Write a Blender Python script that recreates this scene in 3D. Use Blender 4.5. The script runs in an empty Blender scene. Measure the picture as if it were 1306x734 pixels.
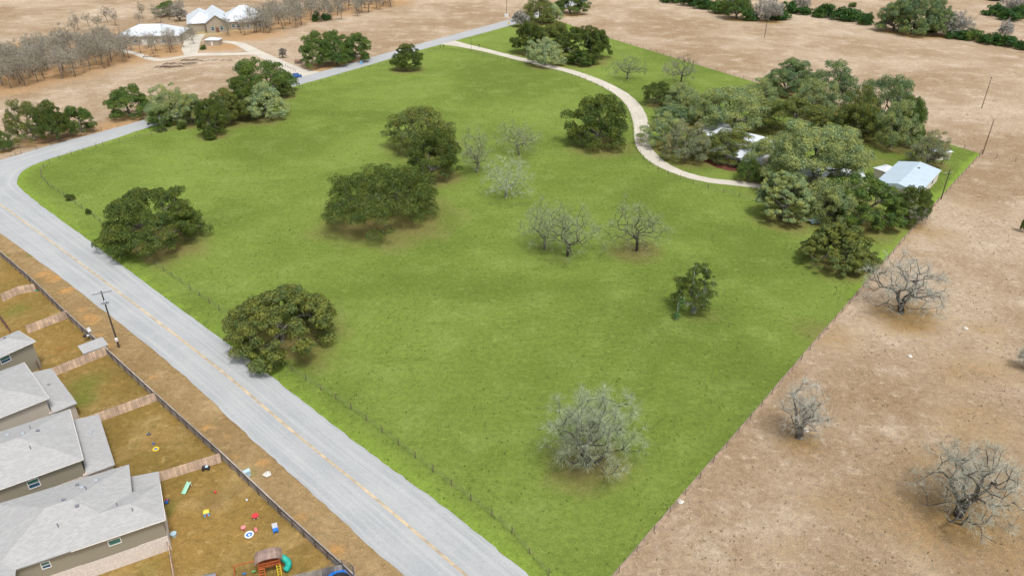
import bpy, bmesh, math, random
import numpy as np
from mathutils import Vector, Matrix
from mathutils.geometry import delaunay_2d_cdt

random.seed(7)
SC = bpy.context.scene
COL = SC.collection
R_ = math.radians

# ------------------------------------------------------------------ camera
CAM_H = 75.0
PITCH = R_(29.7)
FPX = 932.0            # focal length in photo pixels (1306 wide)
cam_d = bpy.data.cameras.new('camera')
cam = bpy.data.objects.new('camera', cam_d)
COL.objects.link(cam)
cam.location = (0, 0, CAM_H)
cam.rotation_euler = (math.pi / 2 - PITCH, 0, 0)
cam_d.sensor_width = 36.0
cam_d.lens = 36.0 * FPX / 1306.0
cam_d.clip_start = 0.5
cam_d.clip_end = 12000
SC.camera = cam

# ------------------------------------------------------------------ light
SUN_EL, SUN_AZ = 66.0, 150.0     # azimuth measured from +Y (ahead), negative = to the left
w = bpy.data.worlds.new('World')
SC.world = w
w.use_nodes = True
nt = w.node_tree
nt.nodes.clear()
sky = nt.nodes.new('ShaderNodeTexSky')
sky.sky_type = 'NISHITA'
sky.sun_disc = False
sky.sun_elevation = R_(SUN_EL)
sky.sun_rotation = R_(SUN_AZ)
sky.dust_density = 4.0
sky.air_density = 1.0
sky.ozone_density = 1.0
# an overcast sky: the sky's colour is mostly taken out
hs = nt.nodes.new('ShaderNodeHueSaturation')
hs.inputs['Saturation'].default_value = 0.25
bg = nt.nodes.new('ShaderNodeBackground')
bg.inputs['Strength'].default_value = 0.13
wo = nt.nodes.new('ShaderNodeOutputWorld')
nt.links.new(sky.outputs[0], hs.inputs['Color'])
nt.links.new(hs.outputs[0], bg.inputs[0])
nt.links.new(bg.outputs[0], wo.inputs[0])
sd = bpy.data.lights.new('sun', 'SUN')
sd.energy = 1.7
sd.angle = R_(12)
sd.color = (1.0, 0.965, 0.91)
so = bpy.data.objects.new('sun', sd)
COL.objects.link(so)
az = R_(SUN_AZ)
dirv = Vector((math.sin(az) * math.cos(R_(SUN_EL)), math.cos(az) * math.cos(R_(SUN_EL)), math.sin(R_(SUN_EL))))
so.rotation_euler = dirv.to_track_quat('Z', 'Y').to_euler()
so.location = (0, 100, 200)
SC.view_settings.view_transform = 'Standard'
SC.view_settings.look = 'None'
SC.view_settings.gamma = 1
SC.view_settings.exposure = 0.45
SC.view_settings.use_curve_mapping = False
SC.cycles.max_bounces = 6
SC.cycles.transparent_max_bounces = 8

# ------------------------------------------------------------------ measuring helpers
SP, CP = math.sin(PITCH), math.cos(PITCH)
def G(u, v, z=0.0):
    """photo pixel -> ground point (metres)"""
    dx, dy = u - 653.0, v - 367.0
    k = (CAM_H - z) / (FPX * SP + dy * CP)
    return Vector((dx * k, (FPX * CP - dy * SP) * k, z))
def P(x, y, z):
    zz = z - CAM_H
    dep = y * CP - zz * SP
    up = y * SP + zz * CP
    return 653 + FPX * x / dep, 367 - FPX * up / dep, dep

# ------------------------------------------------------------------ object helpers
def tag(o, label=None, cat=None, group=None, kind=None):
    if label: o['label'] = label
    if cat: o['category'] = cat
    if group: o['group'] = group
    if kind: o['kind'] = kind
    return o
def empty(name, loc=(0, 0, 0), rz=0.0, label=None, cat=None, group=None):
    o = bpy.data.objects.new(name, None)
    o.empty_display_size = 0.5
    COL.objects.link(o)
    o.location = loc
    o.rotation_euler = (0, 0, rz)
    return tag(o, label, cat, group)
def link_mesh(name, me, parent=None):
    o = bpy.data.objects.new(name, me)
    COL.objects.link(o)
    if parent is not None: o.parent = parent
    return o
def copy_tree(o, parent=None):
    c = o.copy()
    COL.objects.link(c)
    c.parent = parent
    for ch in list(o.children): copy_tree(ch, c)
    return c

class MB:
    """collects shapes into one mesh"""
    def __init__(s): s.v, s.f, s.smooth = [], [], False
    def add(s, vs, fs):
        b = len(s.v)
        s.v += [tuple(q) for q in vs]
        s.f += [tuple(b + i for i in q) for q in fs]
        return s
    def box(s, c, size, rz=0.0, rx=0.0, ry=0.0, taper=1.0):
        sx, sy, sz = [q / 2 for q in size]
        M = Matrix.Rotation(rz, 3, 'Z') @ Matrix.Rotation(ry, 3, 'Y') @ Matrix.Rotation(rx, 3, 'X')
        vs = []
        for z in (-1, 1):
            t = taper if z > 0 else 1
            for x, y in ((-1, -1), (1, -1), (1, 1), (-1, 1)):
                vs.append(Vector(c) + M @ Vector((x * sx * t, y * sy * t, z * sz)))
        return s.add(vs, [(3, 2, 1, 0), (4, 5, 6, 7), (0, 1, 5, 4), (1, 2, 6, 5), (2, 3, 7, 6), (3, 0, 4, 7)])
    def tube(s, pts, rad, n=8, caps=True):
        pts = [Vector(p) for p in pts]
        if not hasattr(rad, '__len__'): rad = [rad] * len(pts)
        vs, fs = [], []
        for i, p in enumerate(pts):
            a = pts[max(0, i - 1)]; b = pts[min(len(pts) - 1, i + 1)]
            d = (b - a).normalized()
            q = Vector((0, 0, 1)) if abs(d.z) < .9 else Vector((1, 0, 0))
            u = d.cross(q).normalized(); w_ = d.cross(u)
            for k in range(n):
                t = 2 * math.pi * k / n
                vs.append(p + (u * math.cos(t) + w_ * math.sin(t)) * rad[i])
        for i in range(len(pts) - 1):
            for k in range(n):
                fs.append((i * n + k, i * n + (k + 1) % n, (i + 1) * n + (k + 1) % n, (i + 1) * n + k))
        if caps:
            fs.append(tuple(range(n - 1, -1, -1)))
            fs.append(tuple((len(pts) - 1) * n + k for k in range(n)))
        return s.add(vs, fs)
    def lathe(s, prof, c=(0, 0, 0), n=20, sx=1, sy=1):
        vs, fs = [], []
        for r, z in prof:
            for k in range(n):
                t = 2 * math.pi * k / n
                vs.append((c[0] + r * math.cos(t) * sx, c[1] + r * math.sin(t) * sy, c[2] + z))
        m = len(prof)
        for i in range(m - 1):
            for k in range(n):
                fs.append((i * n + k, i * n + (k + 1) % n, (i + 1) * n + (k + 1) % n, (i + 1) * n + k))
        fs.append(tuple(range(n - 1, -1, -1)))
        fs.append(tuple((m - 1) * n + k for k in range(n)))
        return s.add(vs, fs)
    def prism(s, poly, z0, z1):
        n = len(poly)
        vs = [(p[0], p[1], z0) for p in poly] + [(p[0], p[1], z1) for p in poly]
        fs = [tuple(range(n - 1, -1, -1)), tuple(range(n, 2 * n))]
        fs += [(i, (i + 1) % n, n + (i + 1) % n, n + i) for i in range(n)]
        return s.add(vs, fs)
    def build(s, name, mat, parent=None, smooth=False, bevel=0.0, recalc=True):
        me = bpy.data.meshes.new(name)
        bm = bmesh.new()
        vv = [bm.verts.new(p) for p in s.v]
        for f in s.f:
            try: bm.faces.new([vv[i] for i in f])
            except ValueError: pass
        if recalc: bmesh.ops.recalc_face_normals(bm, faces=bm.faces)
        if bevel > 0:
            try: bmesh.ops.bevel(bm, geom=[e for e in bm.edges], offset=bevel, segments=1, affect='EDGES', clamp_overlap=True)
            except Exception: pass
        if smooth:
            for f in bm.faces: f.smooth = True
        bm.to_mesh(me); bm.free()
        if mat: me.materials.append(mat)
        return link_mesh(name, me, parent)

# ------------------------------------------------------------------ materials
def N(nt, t, **kw):
    n = nt.nodes.new(t)
    for k, v in kw.items():
        if k.startswith('i_'):
            n.inputs[k[2:].replace('_', ' ')].default_value = v
        else: setattr(n, k, v)
    return n
def mat_base(name):
    m = bpy.data.materials.new(name)
    m.use_nodes = True
    nt = m.node_tree
    nt.nodes.clear()
    out = N(nt, 'ShaderNodeOutputMaterial')
    p = N(nt, 'ShaderNodeBsdfPrincipled')
    nt.links.new(p.outputs[0], out.inputs[0])
    return m, nt, p, out
def rgb(c): return (c[0], c[1], c[2], 1)
def mixc(nt, fac, a, b, mode='MIX'):
    n = nt.nodes.new('ShaderNodeMix'); n.data_type = 'RGBA'; n.blend_type = mode
    for sock, val in ((n.inputs[0], fac), (n.inputs[6], a), (n.inputs[7], b)):
        if hasattr(val, 'is_linked') or hasattr(val, 'links'): nt.links.new(val, sock)
        elif isinstance(val, (int, float)): sock.default_value = val
        else: sock.default_value = rgb(val)
    return n.outputs[2]
def noise(nt, vec, scale, detail=4, rough=.6, stretch=None, dist=0.0):
    if stretch is not None:
        mp = N(nt, 'ShaderNodeMapping'); mp.inputs['Scale'].default_value = stretch[:3]
        if len(stretch) > 3: mp.inputs['Rotation'].default_value = (0, 0, stretch[3])
        nt.links.new(vec, mp.inputs[0]); vec = mp.outputs[0]
    n = N(nt, 'ShaderNodeTexNoise', i_Scale=scale, i_Detail=detail, i_Roughness=rough, i_Distortion=dist)
    nt.links.new(vec, n.inputs['Vector'])
    return n.outputs['Fac']
def ramp(nt, fac, a, b):
    n = N(nt, 'ShaderNodeMapRange'); n.interpolation_type = 'SMOOTHSTEP'
    n.inputs['From Min'].default_value = a; n.inputs['From Max'].default_value = b
    nt.links.new(fac, n.inputs['Value'])
    return n.outputs[0]
def math_(nt, op, a, b):
    n = N(nt, 'ShaderNodeMath', operation=op)
    for i, q in enumerate((a, b)):
        if isinstance(q, (int, float)): n.inputs[i].default_value = q
        else: nt.links.new(q, n.inputs[i])
    return n.outputs[0]
def bump(nt, p, h, strength=.4, dist=.1):
    b = N(nt, 'ShaderNodeBump', i_Strength=strength, i_Distance=dist)
    nt.links.new(h, b.inputs['Height']); nt.links.new(b.outputs[0], p.inputs['Normal'])
def simple(name, c, rough=.7, var=.12, scale=3.0, metal=0.0, bmp=0.0, coord='Object', spec=.3):
    m, nt, p, out = mat_base(name)
    tc = N(nt, 'ShaderNodeTexCoord')
    f = noise(nt, tc.outputs[coord], scale)
    c2 = [q * (1 - var * 2) for q in c]; c3 = [min(1, q * (1 + var)) for q in c]
    nt.links.new(mixc(nt, ramp(nt, f, .3, .7), c2, c3), p.inputs['Base Color'])
    p.inputs['Roughness'].default_value = rough
    p.inputs['Metallic'].default_value = metal
    p.inputs['Specular IOR Level'].default_value = spec
    if bmp: bump(nt, p, f, bmp, .03)
    return m

def ground_mat(name, base, dark, light, soil, litter, speck, grassy=False):
    """R of attribute 'zone' = bare/brown soil, G = leaf litter, B = fresher growth"""
    m, nt, p, out = mat_base(name)
    geo = N(nt, 'ShaderNodeNewGeometry'); pos = geo.outputs['Position']
    L = nt.links
    n_big = noise(nt, pos, .018, 5, .6, dist=.6)
    n_mid = noise(nt, pos, .11, 6, .65)
    n_str = noise(nt, pos, .22, 5, .7, stretch=(.35, 1.0, 1.0, .5))
    n_fin = noise(nt, pos, 1.1, 6, .75)
    n_mic = noise(nt, pos, 5.0, 3, .7)
    c = mixc(nt, ramp(nt, n_big, .36, .66), dark, base)
    c = mixc(nt, math_(nt, 'MULTIPLY', ramp(nt, n_mid, .46, .74), .45 if grassy else .6), c, light)
    n_pat = noise(nt, pos, .33, 6, .72, dist=.8)
    c = mixc(nt, math_(nt, 'MULTIPLY', ramp(nt, n_pat, .52, .68), .5 if grassy else .65), c, dark)
    n_pt2 = noise(nt, pos, .62, 5, .7, dist=.4)
    c = mixc(nt, math_(nt, 'MULTIPLY', ramp(nt, n_pt2, .55, .70), .4 if grassy else .5), c, light)
    c = mixc(nt, math_(nt, 'MULTIPLY', ramp(nt, n_str, .50, .74), .55), c, dark)
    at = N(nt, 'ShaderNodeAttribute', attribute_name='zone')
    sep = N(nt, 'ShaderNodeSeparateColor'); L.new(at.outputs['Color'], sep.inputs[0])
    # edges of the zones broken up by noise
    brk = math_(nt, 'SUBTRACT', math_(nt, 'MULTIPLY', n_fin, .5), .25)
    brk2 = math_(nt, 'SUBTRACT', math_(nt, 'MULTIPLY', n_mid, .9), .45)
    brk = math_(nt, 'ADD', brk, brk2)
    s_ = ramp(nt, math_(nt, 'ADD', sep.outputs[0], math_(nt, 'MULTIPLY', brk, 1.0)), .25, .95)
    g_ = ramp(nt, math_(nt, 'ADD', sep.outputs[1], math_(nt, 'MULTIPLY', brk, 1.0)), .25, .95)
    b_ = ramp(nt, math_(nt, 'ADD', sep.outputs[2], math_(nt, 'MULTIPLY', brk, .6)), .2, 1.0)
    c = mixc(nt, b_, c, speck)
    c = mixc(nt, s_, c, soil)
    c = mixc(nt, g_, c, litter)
    k1 = N(nt, 'ShaderNodeMapRange'); k1.inputs['From Min'].default_value = .25; k1.inputs['From Max'].default_value = .75
    k1.inputs['To Min'].default_value = .70 if grassy else .66; k1.inputs['To Max'].default_value = 1.28 if grassy else 1.30
    L.new(n_fin, k1.inputs[0])
    k2 = N(nt, 'ShaderNodeMapRange'); k2.inputs['From Min'].default_value = .25; k2.inputs['From Max'].default_value = .75
    k2.inputs['To Min'].default_value = .70; k2.inputs['To Max'].default_value = 1.3
    L.new(n_mic, k2.inputs[0])
    k = math_(nt, 'MULTIPLY', k1.outputs[0], k2.outputs[0])
    vm = N(nt, 'ShaderNodeVectorMath', operation='SCALE'); L.new(c, vm.inputs[0]); L.new(k, vm.inputs['Scale'])
    L.new(vm.outputs[0], p.inputs['Base Color'])
    p.inputs['Roughness'].default_value = .95
    p.inputs['Specular IOR Level'].default_value = .1
    bump(nt, p, math_(nt, 'ADD', n_fin, math_(nt, 'MULTIPLY', n_mic, .35)), .8, .5)
    return m

M = {}
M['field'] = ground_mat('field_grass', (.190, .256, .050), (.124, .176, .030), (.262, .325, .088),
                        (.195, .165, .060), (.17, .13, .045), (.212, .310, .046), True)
M['dry'] = ground_mat('dry_pasture', (.465, .365, .262), (.305, .215, .128), (.60, .50, .385),
                      (.31, .20, .075), (.42, .265, .135), (.40, .36, .13))
M['yard'] = ground_mat('winter_lawn', (.375, .232, .072), (.215, .150, .042), (.52, .375, .17),
                       (.27, .135, .035), (.20, .13, .05), (.165, .175, .035))
M['verge'] = ground_mat('dry_verge', (.385, .27, .135), (.275, .185, .082), (.50, .37, .20),
                        (.48, .27, .10), (.2, .12, .05), (.20, .20, .06))

def road_mat(name, c, c2, c3, tracks=True):
    m, nt, p, out = mat_base(name)
    L = nt.links
    geo = N(nt, 'ShaderNodeNewGeometry'); pos = geo.outputs['Position']
    uv = N(nt, 'ShaderNodeAttribute', attribute_name='across')   # x = along in m, y = across 0..1
    n1 = noise(nt, pos, .12, 6, .65)
    n2 = noise(nt, pos, 3.5, 4, .7)
    n3 = noise(nt, uv.outputs['Vector'], 1.0, 5, .65, stretch=(.022, 14, 1))
    n4 = noise(nt, uv.outputs['Vector'], 1.0, 4, .6, stretch=(.10, 30, 1))
    col = mixc(nt, ramp(nt, n1, .35, .7), c, c2)
    if tracks:
        col = mixc(nt, math_(nt, 'MULTIPLY', ramp(nt, n3, .42, .68), .8), col, c3)
        col = mixc(nt, math_(nt, 'MULTIPLY', ramp(nt, n4, .5, .8), .35), col, [q * .8 for q in c])
    else:
        col = mixc(nt, math_(nt, 'MULTIPLY', ramp(nt, n3, .48, .7), .6), col, c3)
    k = N(nt, 'ShaderNodeMapRange'); k.inputs['From Min'].default_value = .2; k.inputs['From Max'].default_value = .8
    k.inputs['To Min'].default_value = .86; k.inputs['To Max'].default_value = 1.12
    L.new(n2, k.inputs[0])
    vm = N(nt, 'ShaderNodeVectorMath', operation='SCALE'); L.new(col, vm.inputs[0]); L.new(k.outputs[0], vm.inputs['Scale'])
    L.new(vm.outputs[0], p.inputs['Base Color'])
    p.inputs['Roughness'].default_value = .85
    p.inputs['Specular IOR Level'].default_value = .25
    bump(nt, p, n2, .25, .02)
    return m
M['road'] = road_mat('chip_seal', (.325, .34, .35), (.375, .385, .39), (.43, .44, .44))
M['gravel'] = road_mat('pale_gravel', (.49, .45, .38), (.57, .53, .46), (.40, .35, .28), False)
M['paint'] = simple('yellow_line_paint', (.58, .42, .20), .8, .22, .6)

def leaf_mat():
    m, nt, p, out = mat_base('foliage')
    L = nt.links
    oi = N(nt, 'ShaderNodeObjectInfo')
    tc = N(nt, 'ShaderNodeTexCoord')
    geo = N(nt, 'ShaderNodeNewGeometry')
    n1 = noise(nt, tc.outputs['Object'], .45, 3, .6)
    n2 = noise(nt, tc.outputs['Object'], 1.6, 2, .5)
    # clumps differ: older dull leaves, fresher yellow-green ones
    warm = mixc(nt, 1.0, oi.outputs['Color'], (1.32, 1.22, .80), 'MULTIPLY')
    cool = mixc(nt, 1.0, oi.outputs['Color'], (.80, .95, .98), 'MULTIPLY')
    c = mixc(nt, ramp(nt, n1, .36, .64), cool, warm)
    k = N(nt, 'ShaderNodeMapRange'); k.inputs['To Min'].default_value = .72; k.inputs['To Max'].default_value = 1.32
    L.new(geo.outputs['Random Per Island'], k.inputs[0])
    k2 = N(nt, 'ShaderNodeMapRange'); k2.inputs['From Min'].default_value = .3; k2.inputs['From Max'].default_value = .7
    k2.inputs['To Min'].default_value = .78; k2.inputs['To Max'].default_value = 1.22
    L.new(n2, k2.inputs[0])
    kk = math_(nt, 'MULTIPLY', k.outputs[0], k2.outputs[0])
    vm = N(nt, 'ShaderNodeVectorMath', operation='SCALE'); L.new(c, vm.inputs[0]); L.new(kk, vm.inputs['Scale'])
    L.new(vm.outputs[0], p.inputs['Base Color'])
    p.inputs['Roughness'].default_value = .6
    p.inputs['Specular IOR Level'].default_value = .25
    tr = N(nt, 'ShaderNodeBsdfTranslucent'); L.new(vm.outputs[0], tr.inputs[0])
    mx = N(nt, 'ShaderNodeMixShader', i_Fac=.22)
    L.new(p.outputs[0], mx.inputs[1]); L.new(tr.outputs[0], mx.inputs[2]); L.new(mx.outputs[0], out.inputs[0])
    return m
M['leaf'] = leaf_mat()
def bark_mat():
    m, nt, p, out = mat_base('bark')
    oi = N(nt, 'ShaderNodeObjectInfo'); tc = N(nt, 'ShaderNodeTexCoord')
    n1 = noise(nt, tc.outputs['Object'], 1.3, 5, .7)
    dk = mixc(nt, 1.0, oi.outputs['Color'], (.42, .40, .38), 'MULTIPLY')
    lt = mixc(nt, 1.0, oi.outputs['Color'], (1.3, 1.32, 1.25), 'MULTIPLY')
    nt.links.new(mixc(nt, ramp(nt, n1, .38, .62), dk, lt), p.inputs['Base Color'])
    p.inputs['Roughness'].default_value = .9
    p.inputs['Specular IOR Level'].default_value = .1
    bump(nt, p, n1, .5, .05)
    return m
M['bark'] = bark_mat()

# ------------------------------------------------------------------ where every tree stands (photo pixels -> metres)
def silhouette(X, Y, R, H, z0f, dome):
    vs, us = [], []
    for a in range(0, 360, 30):
        ca, sa = math.cos(R_(a)), math.sin(R_(a))
        for t in (0, 20, 40, 60, 80, 90):
            r = R * math.cos(R_(t)); z = H * z0f + H * (1 - z0f) * math.sin(R_(t))
            u, v, d = P(X + r * ca, Y + r * sa, z); vs.append(v); us.append(u)
    return min(us), max(us), min(vs), max(vs)
def solve_crown(uc, vt, vb, wpx, z0f=.16):
    """crown whose outline spans wpx wide, vt..vb high in the photo"""
    g = G(uc, (vt + vb) / 2 + (vb - vt) * .25)
    X, Y, R, H = g.x, g.y, 5.0, 6.0
    for it in range(60):
        a, b, t, bt = silhouette(X, Y, R, H, z0f, 1)
        R *= (wpx / max(b - a, 1)) ** .8
        H *= 1 + max(-.2, min(.2, ((bt - t) and ((vb - vt) / (bt - t) - 1) * .9)))
        H = max(1.0, min(H, R * 3.2 + 2))
        a, b, t, bt = silhouette(X, Y, R, H, z0f, 1)
        du = uc - (a + b) / 2; dv = (vt + vb) / 2 - (t + bt) / 2
        u0, v0, dep = P(X, Y, 0)
        n = G(u0 + du, v0 + dv); X, Y = n.x, n.y
    return X, Y, R, H
def solve_base(ub, vb, vt, wpx, z0f=.3, uc=None):
    """tree whose foot is seen: foot at (ub, vb), top of outline at vt"""
    g = G(ub, vb); X, Y, R, H = g.x, g.y, 4.0, 6.0
    for it in range(40):
        a, b, t, bt = silhouette(X, Y, R, H, z0f, 1)
        R *= (wpx / max(b - a, 1)) ** .8
        H *= 1 + max(-.2, min(.2, ((vb - vt) / max(1, vb - t) - 1)))
        H = max(1.0, H)
    return X, Y, R, H

OAK = (.096, .130, .030); OLIVE = (.155, .180, .052); SAGE = (.285, .335, .160); PALE = (.33, .39, .22)
CEDAR = (.050, .115, .028); GREEN = (.108, .168, .042); BLUEG = (.170, .235, .115); GREY = (.26, .27, .17)
RUST = (.33, .14, .08)
BK = (.20, .185, .16); BKL = (.36, .37, .33); BKD = (.10, .09, .08); BKW = (.34, .30, .27)
G_F = 'live oaks scattered over the green field'
G_R = 'trees lining the upper road'
G_H = 'trees around the farmhouse and barn'
G_B = 'bare trees in the green field'
G_T = 'shrubs and trees of the far hedgerow'
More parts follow.
